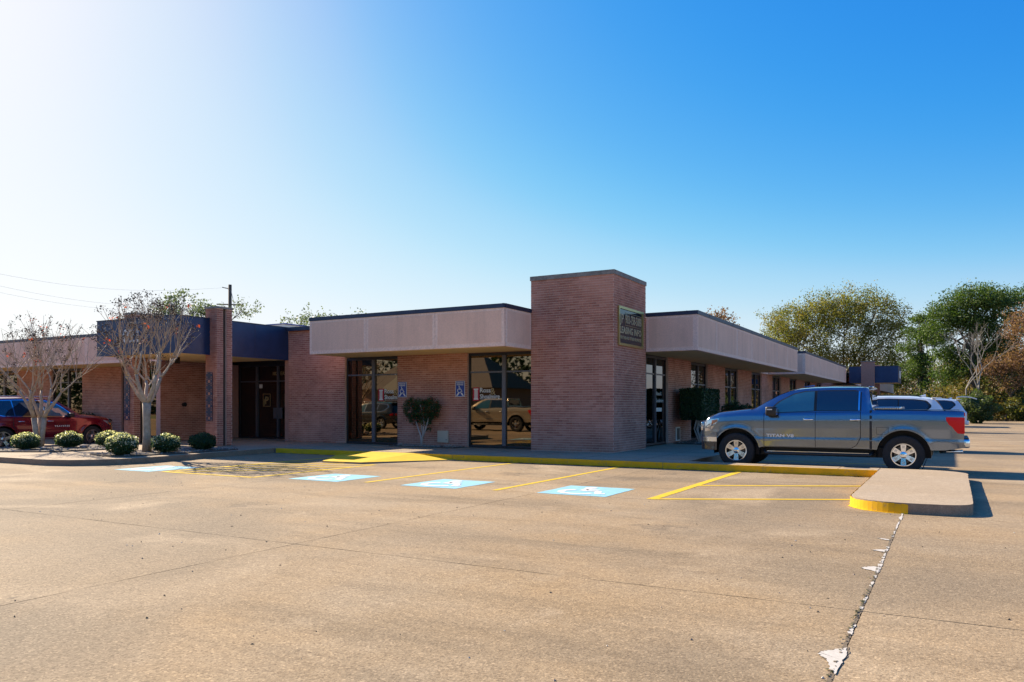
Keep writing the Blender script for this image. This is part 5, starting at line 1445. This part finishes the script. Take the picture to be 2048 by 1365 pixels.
# russet trees at the right edge
Z = 74; x, y = img(2062, Z)
tree('russet_tree', x, y, 11, [(-.6, 0, hgt(655, Z), 1.9, 1.8, 1.9, 60), (1.4, 0, hgt(632, Z), 2.0, 1.8, 2.0, 70), (0, 0, hgt(710, Z), 2.3, 1.8, 1.8, 60), (3, 0, hgt(690, Z), 2.3, 1.8, 2.4, 60)], M_RUSSET, 0.10, 'tall russet brown tree at the right edge of the view', GB, 0.25, sig=0.4)
Z = 76; x, y = img(2012, Z)
tree('russet_tree', x, y, 6.5, [(-1.2, 0, hgt(735, Z), 1.6, 1.5, .9, 40), (.6, 0, hgt(725, Z), 1.5, 1.5, 1.0, 40), (2.2, 0, hgt(745, Z), 1.6, 1.5, 1.0, 40), (1.0, 0, hgt(765, Z), 2.0, 1.5, .8, 24)], M_RUSSET, 0.09, 'low spreading tree with tan brown leaves over the bank', GB, 0.16, sig=0.3, lean=.5)
Z = 126; x, y = img(1855, Z)
tree('russet_tree', x, y, 8, [(0, 0, hgt(745, Z), 4.192, 2.62, 2.096, 50), (5.24, 0, hgt(750, Z), 4.192, 2.62, 2.096, 50), (-5.24, 0, hgt(765, Z), 3.93, 2.62, 1.834, 36)], M_RUSSET, 0.12, 'russet thicket tree low behind the slender pine', GB, 0.22)
Z = 84; x, y = img(1988, Z)
tree('live_oak', x, y, 8.5, [(-2.6, 0, hgt(735, Z), 2.4, 2, 1.8, 70), (0, 0, hgt(715, Z), 2.6, 2, 1.9, 80), (2.4, 0, hgt(740, Z), 2.4, 2, 1.9, 70), (-1, 0, hgt(780, Z), 3.6, 2, 1.3, 70), (2.5, 0, hgt(785, Z), 3.0, 2, 1.2, 60)], M_OLIVE, .12, 'low dense green tree filling the gap under the big pine', GB, .2)
# bare pale trees
def bare(xp, Z, hpx, label, seed):
    x, y = img(xp, Z); R_ = random.Random(seed); H_ = hgt(hpx, Z); t = empty('bare_tree', (x, y, 0), label, 'tree', GB); mb = MB()
    def grow(p, d, L, r, dep):
        q = p + d * L; m = p.lerp(q, .5) + Vector((R_.uniform(-.06, .06), R_.uniform(-.06, .06), 0)) * L
        mb.tube([p, m, q], [r, r * .85, r * .7], M_PALEBARK, 5, False)
        if dep == 0: return
        for k in range(R_.choice((2, 3))):
            nd = (d + Vector((R_.uniform(-.75, .75), R_.uniform(-.5, .5), R_.uniform(-.05, .5)))).normalized()
            grow(q, nd, L * R_.uniform(.6, .82), r * .62, dep - 1)
    grow(Vector((0, 0, 0)), Vector((R_.uniform(-.1, .1), 0, 1)), H_ * .30, .085, 5)
    mb.build('trunk', t, recalc=False, smooth=True)
bare(1930, 70, 622, 'bare pale branched tree in front of the big pine, left one', 5)
bare(1958, 69, 632, 'bare pale branched tree in front of the big pine, right one', 11)
# undergrowth: one mass, plus a few separate bushes
P = []
for k in range(300):
    f = random.random(); xp = 1800 + 360 * f; Zq = random.uniform(76, 90) + max(0, (1935 - xp) * .30); x, y = img(xp, Zq)
    c = np.array([x, y, random.uniform(.3, 3.6) * (1.0 if xp > 1790 else .8)])
    P.append(c + RNG.normal(size=(110, 3)) * np.array([1.0, .8, .7]))
P = np.concatenate(P); P[:, 2] = np.abs(P[:, 2])
o = link(bpy.data.objects.new('undergrowth', leaf_mesh('undergrowth', P, .14, [M_BRUSH], np.repeat(RNG.uniform(0, 1, 300), 110) * .7 + RNG.uniform(0, .3, len(P)))))
props(o, 'tangled green and tan undergrowth below the far trees', None, None, 'stuff')
P = []
for k in range(260):
    xp = random.uniform(1560, 2300); Zq = random.uniform(128, 150); x, y = img(xp, Zq)
    P.append(np.array([x, y, random.uniform(.5, 8.5)]) + RNG.normal(size=(120, 3)) * np.array([1.6, 1.2, 1.0]))
P = np.concatenate(P); P[:, 2] = np.abs(P[:, 2])
o = link(bpy.data.objects.new('far_woods', leaf_mesh('far_woods', P, .22, [M_LIVEOAK, M_RUSSET], np.repeat(RNG.uniform(0, 1, 260), 120), midx=np.repeat((RNG.uniform(0, 1, 260) > .6).astype(int), 120))))
props(o, 'far woods reading as one mass behind the trees', None, None, 'stuff')

def bush(x, y, z, r, h, label, lm=M_BOX, n=6500, size=.0165, glints=0.0, group=None, boxy=0.0, name='shrub', cat='shrub', irr=0.12, core=True):
    t = empty(name, (x, y, z), label, cat, group)
    d = RNG.normal(size=(n, 3)); d /= np.linalg.norm(d, axis=1)[:, None]
    if boxy: d = np.sign(d) * np.abs(d) ** (1 - boxy * .5); d /= np.max(np.abs(d), axis=1)[:, None] * boxy + np.linalg.norm(d, axis=1)[:, None] * (1 - boxy)
    rr = RNG.uniform(.80, 1.04, size=(n, 1)) + irr * np.sin(d[:, :1] * 7 + 1) * np.cos(d[:, 2:] * 6)
    C = d * rr * np.array([r, r, h / 2]); C[:, 2] += h / 2; C[:, 2] = np.maximum(C[:, 2], RNG.uniform(0, .05, n))
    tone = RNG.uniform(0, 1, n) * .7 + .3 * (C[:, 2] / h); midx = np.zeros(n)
    if glints:
        up = C[:, 2] / h; midx = ((RNG.uniform(0, 1, n) < glints * np.clip((up - .35) * 2.2, 0, 1)) & (rr[:, 0] > .90)).astype(float)  # sun glints painted by colouring some upper outer leaves near-white
    child('foliage', leaf_mesh('foliage', C, size, [lm, M_GLINT], tone, midx=midx, aspect=.7), t)
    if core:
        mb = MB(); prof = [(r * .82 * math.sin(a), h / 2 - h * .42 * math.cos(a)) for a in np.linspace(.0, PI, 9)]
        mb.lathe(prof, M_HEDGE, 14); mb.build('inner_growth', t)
    return t
GS = 'round clipped shrubs in the peninsula beds'
bush(-24.3, 13.25, .18, .38, .50, 'round shrub with painted sun glints, leftmost, in front of the red car door', glints=.5, group=GS)
bush(-24.25, 14.55, .18, .38, .50, 'round shrub with painted sun glints right of the left crepe myrtle', glints=.5, group=GS)
bush(-23.75, 15.55, .18, .38, .50, 'round shrub with painted sun glints below the red car front wheel', glints=.5, group=GS)
bush(-19.35, 13.05, .18, .40, .58, 'round shrub with painted sun glints left of the right crepe myrtle trunk', glints=.6, group=GS)
bush(-19.3, 14.35, .18, .38, .52, 'round shrub with painted sun glints just right of the right crepe myrtle trunk', glints=.42, group=GS)
bush(-19.5, 15.75, .18, .38, .50, 'dark green round shrub without painted sun glints at the foot of the brick pier', lm=M_HEDGE, group=GS)  # darker leaf colour stands in for the shade on this shrub
bush(-33.4, 20.75, .16, .75, 1.0, 'dark round bush against the left wing behind the red car hood', lm=M_HEDGE, n=3000, size=.035)
bush(-7.9, 33.0, .16, .70, 1.5, 'dark round bush by the side windows behind the pickup hood', lm=M_HEDGE, n=5000, size=.03)
bush(-7.8, 34.9, .16, .60, 1.35, 'second dark round bush, further along the side windows', lm=M_HEDGE, n=4500, size=.03)
bush(-7.8, 40.6, .16, .6, 1.1, 'third dark bush, farthest along the side wall', lm=M_HEDGE, n=2000, size=.045)
Z = 66; x, y = img(1950, Z); bush(x, y, 0, 1.6, 2.6, 'dense dark green bush at the far lot edge right of the raised tailgate', lm=M_LIVEOAK, n=7000, size=.075, irr=.25)
Z = 76; x, y = img(2042, Z); bush(x, y, 0, 2.0, 2.6, 'light green bush at the far lot edge near the right border', lm=M_OLIVE, n=6000, size=.08, irr=.25)

# clipped square hedge on bare white stems
t = empty('clipped_hedge', (-8.0, 28.3, .16), 'box-clipped dark hedge on bare pale stems in front of the side windows', 'hedge')
n = 9000; C = RNG.uniform(-1, 1, size=(n, 3)); ax = RNG.integers(0, 3, n); sg = np.sign(RNG.uniform(-1, 1, n))
for k in range(3): C[ax == k, k] = sg[ax == k] * RNG.uniform(.88, 1.0, (ax == k).sum())
C *= np.array([.42, 1.2, .56]); C[:, 2] += 1.40
low = C[:, 1] < 0; C[low, 2] -= 0.0; C[:, 0] *= np.where(C[:, 2] < 1.1, 1 - (1.1 - C[:, 2]) * .5, 1)
child('foliage', leaf_mesh('foliage', C, .032, [M_HEDGE], RNG.uniform(0, 1, n), aspect=.7), t)
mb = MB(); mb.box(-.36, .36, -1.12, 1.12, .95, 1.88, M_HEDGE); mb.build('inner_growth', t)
mb = MB()
for k in range(9):
    y0 = random.uniform(-.5, .5) - .3; mb.tube([(random.uniform(-.1, .1), y0 * .6, 0), (random.uniform(-.15, .15), y0, .5), (random.uniform(-.25, .25), y0 * 1.8, 1.0)], [.032, .028, .02], M_WHITEBARK, 6)
mb.build('stems', t, smooth=True)

# wall bush: heart-shaped crown on forked pale stems
t = empty('wall_bush', (-15.15, 20.85, .18), 'heart-shaped dark bush on forked pale stems against the brick pier between the access signs', 'shrub')
allp = []; allt = []
for (dx, z, rx, rz, nc) in ((-.40, 1.20, .32, .38, 120), (.38, 1.22, .34, .38, 120), (0, 1.22, .36, .34, 110), (.02, 1.0, .40, .28, 80), (.22, .68, .10, .2, 12), (-.30, .90, .18, .2, 24)):
    c, p, tn = blob_points((dx, 0, z), (rx, .28, rz), nc, 26, (.035, .035, .035), .6); allp.append(p); allt.append(tn)
child('foliage', leaf_mesh('foliage', np.concatenate(allp), .021, [M_BOX, M_REDLEAF], np.concatenate(allt) * .8, midx=(RNG.uniform(0, 1, sum(len(p) for p in allp)) > .93).astype(int)), t)
mb = MB()
for pts in ([(0, 0, 0), (-.02, 0, .3), (-.14, -.03, .62), (-.3, 0, 1.0)], [(0, 0, 0), (.04, 0, .32), (.14, -.05, .7), (.1, -.1, 1.1), (.08, -.2, 1.35)], [(.03, 0, .25), (.18, -.03, .55), (.30, 0, 1.0)], [(.05, 0, .4), (.02, -.05, .8), (-.05, 0, 1.2)]):
    mb.tube(pts, [.034 - .006 * i for i in range(len(pts))], M_WHITEBARK, 6)
mb.build('stems', t, smooth=True)

# crepe myrtles: pollarded limbs, knuckles, fine twigs with seed heads
def crepe(x, y, z0, fork, top, spread, label, seed, trunks=1, red=60, pods=420, twigs=90):
    R_ = random.Random(seed); t = empty('crepe_myrtle', (x, y, z0), label, 'tree', 'pollarded crepe myrtles in the peninsula beds')
    wood = MB(); tw = MB(); ends = []
    def limb(p, d, L, r, dep):
        n = 5; pts = [p]; q = Vector(p); dd = Vector(d)
        for i in range(n):
            dd = (dd + Vector((R_.uniform(-.22, .22), R_.uniform(-.22, .22), R_.uniform(-.02, .16)))).normalized(); q = q + dd * (L / n); pts.append(Vector(q))
        rs = [r * (1 - .42 * i / n) * R_.uniform(.93, 1.08) for i in range(n + 1)]
        if dep == 0: rs[-1] = r * 1.0
        wood.tube(pts, rs, M_BARK, 7)
        if dep == 0: ends.append((pts[-1], dd, r)); return
        for k in range(R_.choice((2, 2, 3))):
            a = R_.uniform(0, 6.28); nd = (dd + Vector((math.cos(a), math.sin(a), .25)) * R_.uniform(.35, .75)).normalized()
            limb(pts[-1], nd, L * R_.uniform(.62, .85), rs[-1] * .78, dep - 1)
        if R_.random() < .7:
            a = R_.uniform(0, 6.28); limb(pts[3], (dd + Vector((math.cos(a), math.sin(a), .1)) * .9).normalized(), L * .5, rs[3] * .5, 0)
    if trunks == 1:
        wood.tube([(0, 0, -.03), (.01, 0, fork * .35), (-.02, .01, fork * .7), (0, 0, fork)], [.135, .105, .10, .12], M_BARK, 10)
        starts = [(Vector((0, 0, fork - .05)), .072)] * 5
    else:
        starts = []
        for k in range(3):
            a = 2 * PI * k / 3 + .4; f = Vector((math.cos(a) * .05, math.sin(a) * .05, -.03)); g = Vector((math.cos(a) * .16, math.sin(a) * .16, fork))
            wood.tube([f, f.lerp(g, .4) + Vector((0, 0, .05)), g], [.09, .075, .08], M_BARK, 8); starts += [(g, .062)] * 2
    for k, (p, r) in enumerate(starts):
        a = 2 * PI * k / len(starts) + R_.uniform(-.3, .3)
        limb(p, Vector((math.cos(a) * spread, math.sin(a) * spread, 1)).normalized(), (top - fork) * .50, r, 2)
    pp = []; rp_ = []
    for (e, d, r) in ends:
        kn = MB()
        for k in range(R_.randint(3, 5)):
            dd = (d + Vector((R_.uniform(-.5, .5), R_.uniform(-.5, .5), R_.uniform(0, .5)))).normalized(); L = R_.uniform(.6, 1.35)
            m = e + dd * L * .5 + Vector((0, 0, -.02)); q = e + dd * L + Vector((R_.uniform(-.1, .1), R_.uniform(-.1, .1), R_.uniform(-.1, .06)))
            tw.tube([e, m, q], [.008, .006, .004], M_BARK, 4, False)
            for s_ in range(2):
                b0 = m.lerp(q, R_.uniform(0, .8)); b1 = b0 + Vector((R_.uniform(-.25, .25), R_.uniform(-.25, .25), R_.uniform(.0, .3))); tw.tube([b0, b1], [.005, .003], M_BARK, 3, False)
                if R_.random() < pods / 1000: pp.append(b1)
            if R_.random() < pods / 500: pp.append(q)
        wood.lathe([(0, -.045), (r * 1.3, -.02), (r * 1.35, .015), (0, .05)], M_BARK, 7, 'z', tuple(e))
    wood.build('trunk', t, recalc=False, smooth=True); tw.build('twigs', t, recalc=False)
    R_.shuffle(pp)
    C = np.repeat(np.array([tuple(p) for p in pp]), 13, axis=0) + RNG.normal(size=(len(pp) * 13, 3)) * .05
    child('seed_heads', leaf_mesh('seed_heads', C, .021, [M_SEED], RNG.uniform(0, 1, len(C)), aspect=.9), t)
    C = np.repeat(np.array([tuple(p) for p in pp[:red // 6]]), 6, axis=0) + RNG.normal(size=(len(pp[:red // 6]) * 6, 3)) * .05
    child('red_leaves', leaf_mesh('red_leaves', C, .034, [M_REDLEAF], RNG.uniform(0, 1, len(C))), t)
crepe(-20.0, 14.25, .17, 1.42, 3.25, .74, 'tall pollarded crepe myrtle with a single pale trunk in front of the entrance canopy', 21, 1, red=60, pods=420)
crepe(-24.9, 14.0, .17, .95, 2.85, .48, 'multi-stemmed pollarded crepe myrtle in front of the red car', 5, 3, red=70, pods=150)

# trees showing over the roof
GR = 'trees showing over the front roof'
for xp, Z, tp, w, lb, nc in ((330, 46, 585, 2.2, 'sparse tree over the roof behind the right crepe myrtle', 34), (430, 50, 592, 2.6, 'grey green tree over the roof behind the utility pole', 48), (580, 44, 622, 1.1, 'sprig of a tree over the roof left of the pink fascia', 12),
                             (655, 46, 610, 1.8, 'feathery tree top over the left corner of the pink fascia', 30), (715, 46, 628, .9, 'last small tree top over the pink fascia before bare sky', 10)):
    x, y = img(xp, Z); h = hgt(tp, Z); b = []
    for k in range(5): b.append((random.uniform(-w, w) * .7, random.uniform(-1, 1), h - .3 - random.uniform(0, 1.0), w * .5, .9, .6, nc // 4))
    tree('live_oak', x, y, h, b, M_FEATHER, .068, lb, GR, .13, per=30, sig=.17, rt=.7)
for xp, Z, tp, w, lb in ((1415, 56, 618, 1.3, 'autumn tree tip over the roof right of the tower'), (1448, 58, 622, 1.4, 'russet tree tip over the side roof, right of the first tip'), (1540, 80, 672, 1.6, 'pale tree tip over the side roof left of the olive trees')):
    x, y = img(xp, Z); h = hgt(tp, Z)
    tree('russet_tree', x, y, h, [(random.uniform(-w, w) * .6, 0, h - .5 - random.uniform(0, 1), w * .5, .8, .7, 9) for k in range(5)], M_RUSSET if xp < 1500 else M_OLIVE, .085, lb, GR, .14, per=22, sig=.2, rt=.7)
# woods across the lot, for the mirrored view
P = []
for k in range(620):
    P.append(np.array([random.uniform(-190, 10), random.uniform(-62, -44), random.uniform(.5, 15)]) + RNG.normal(size=(46, 3)) * np.array([1.5, 1.2, 1.1]))
P = np.concatenate(P); P[:, 2] = np.abs(P[:, 2])
o = link(bpy.data.objects.new('woods_across_the_lot', leaf_mesh('woods', P, .42, [M_HEDGE], np.repeat(RNG.uniform(0, 1, 620), 46))))
props(o, 'dark woods across the lot, seen mirrored in the front windows', None, None, 'stuff')

# ------------------------------------------------------------------ utility pole and wires
Z = 62; x, y = img(460, Z); top = hgt(570, Z)
t = empty('utility_pole', (x, y, 0), 'wooden utility pole standing behind the entrance roof', 'pole')
mb = MB(); mb.tube([(0, 0, 0), (0, 0, top)], [.17, .13], M_POLE, 10); mb.build('pole', t, smooth=True)
mb = MB(); mb.tube([(-.95, -.5, top - 1.55), (.95, .5, top - 1.6)], .05, M_POLE, 5); mb.tube([(-.55, -.3, top - .2), (0, 0, top - .35)], .035, M_POLE, 5); mb.build('crossarm', t)
mb = MB(); mb.tube([(.1, 0, top - .4), (.5, .2, top - 2.4)], .02, M_WIRE, 4); mb.build('stay', t)
for i, (xe, Ze, ye, dz, lb) in enumerate(((-260, 40, 490, -.2, 'upper overhead wire running left from the utility pole'), (-260, 40, 508, -1.6, 'middle overhead wire running left from the utility pole'), (-260, 40, 524, -1.9, 'lower overhead wire running left from the utility pole'))):
    ex, ey = img(xe, Ze); ez = hgt(ye, Ze); mb = MB(); n = 24
    pts = [(x + (ex - x) * k / n, y + (ey - y) * k / n, (top + dz) + (ez - top - dz) * k / n - 1.1 * math.sin(PI * k / n)) for k in range(n + 1)]
    mb.tube(pts, .006, M_WIRE, 4); props(mb.build('overhead_wire', smooth=True), lb, 'wire', 'overhead wires')
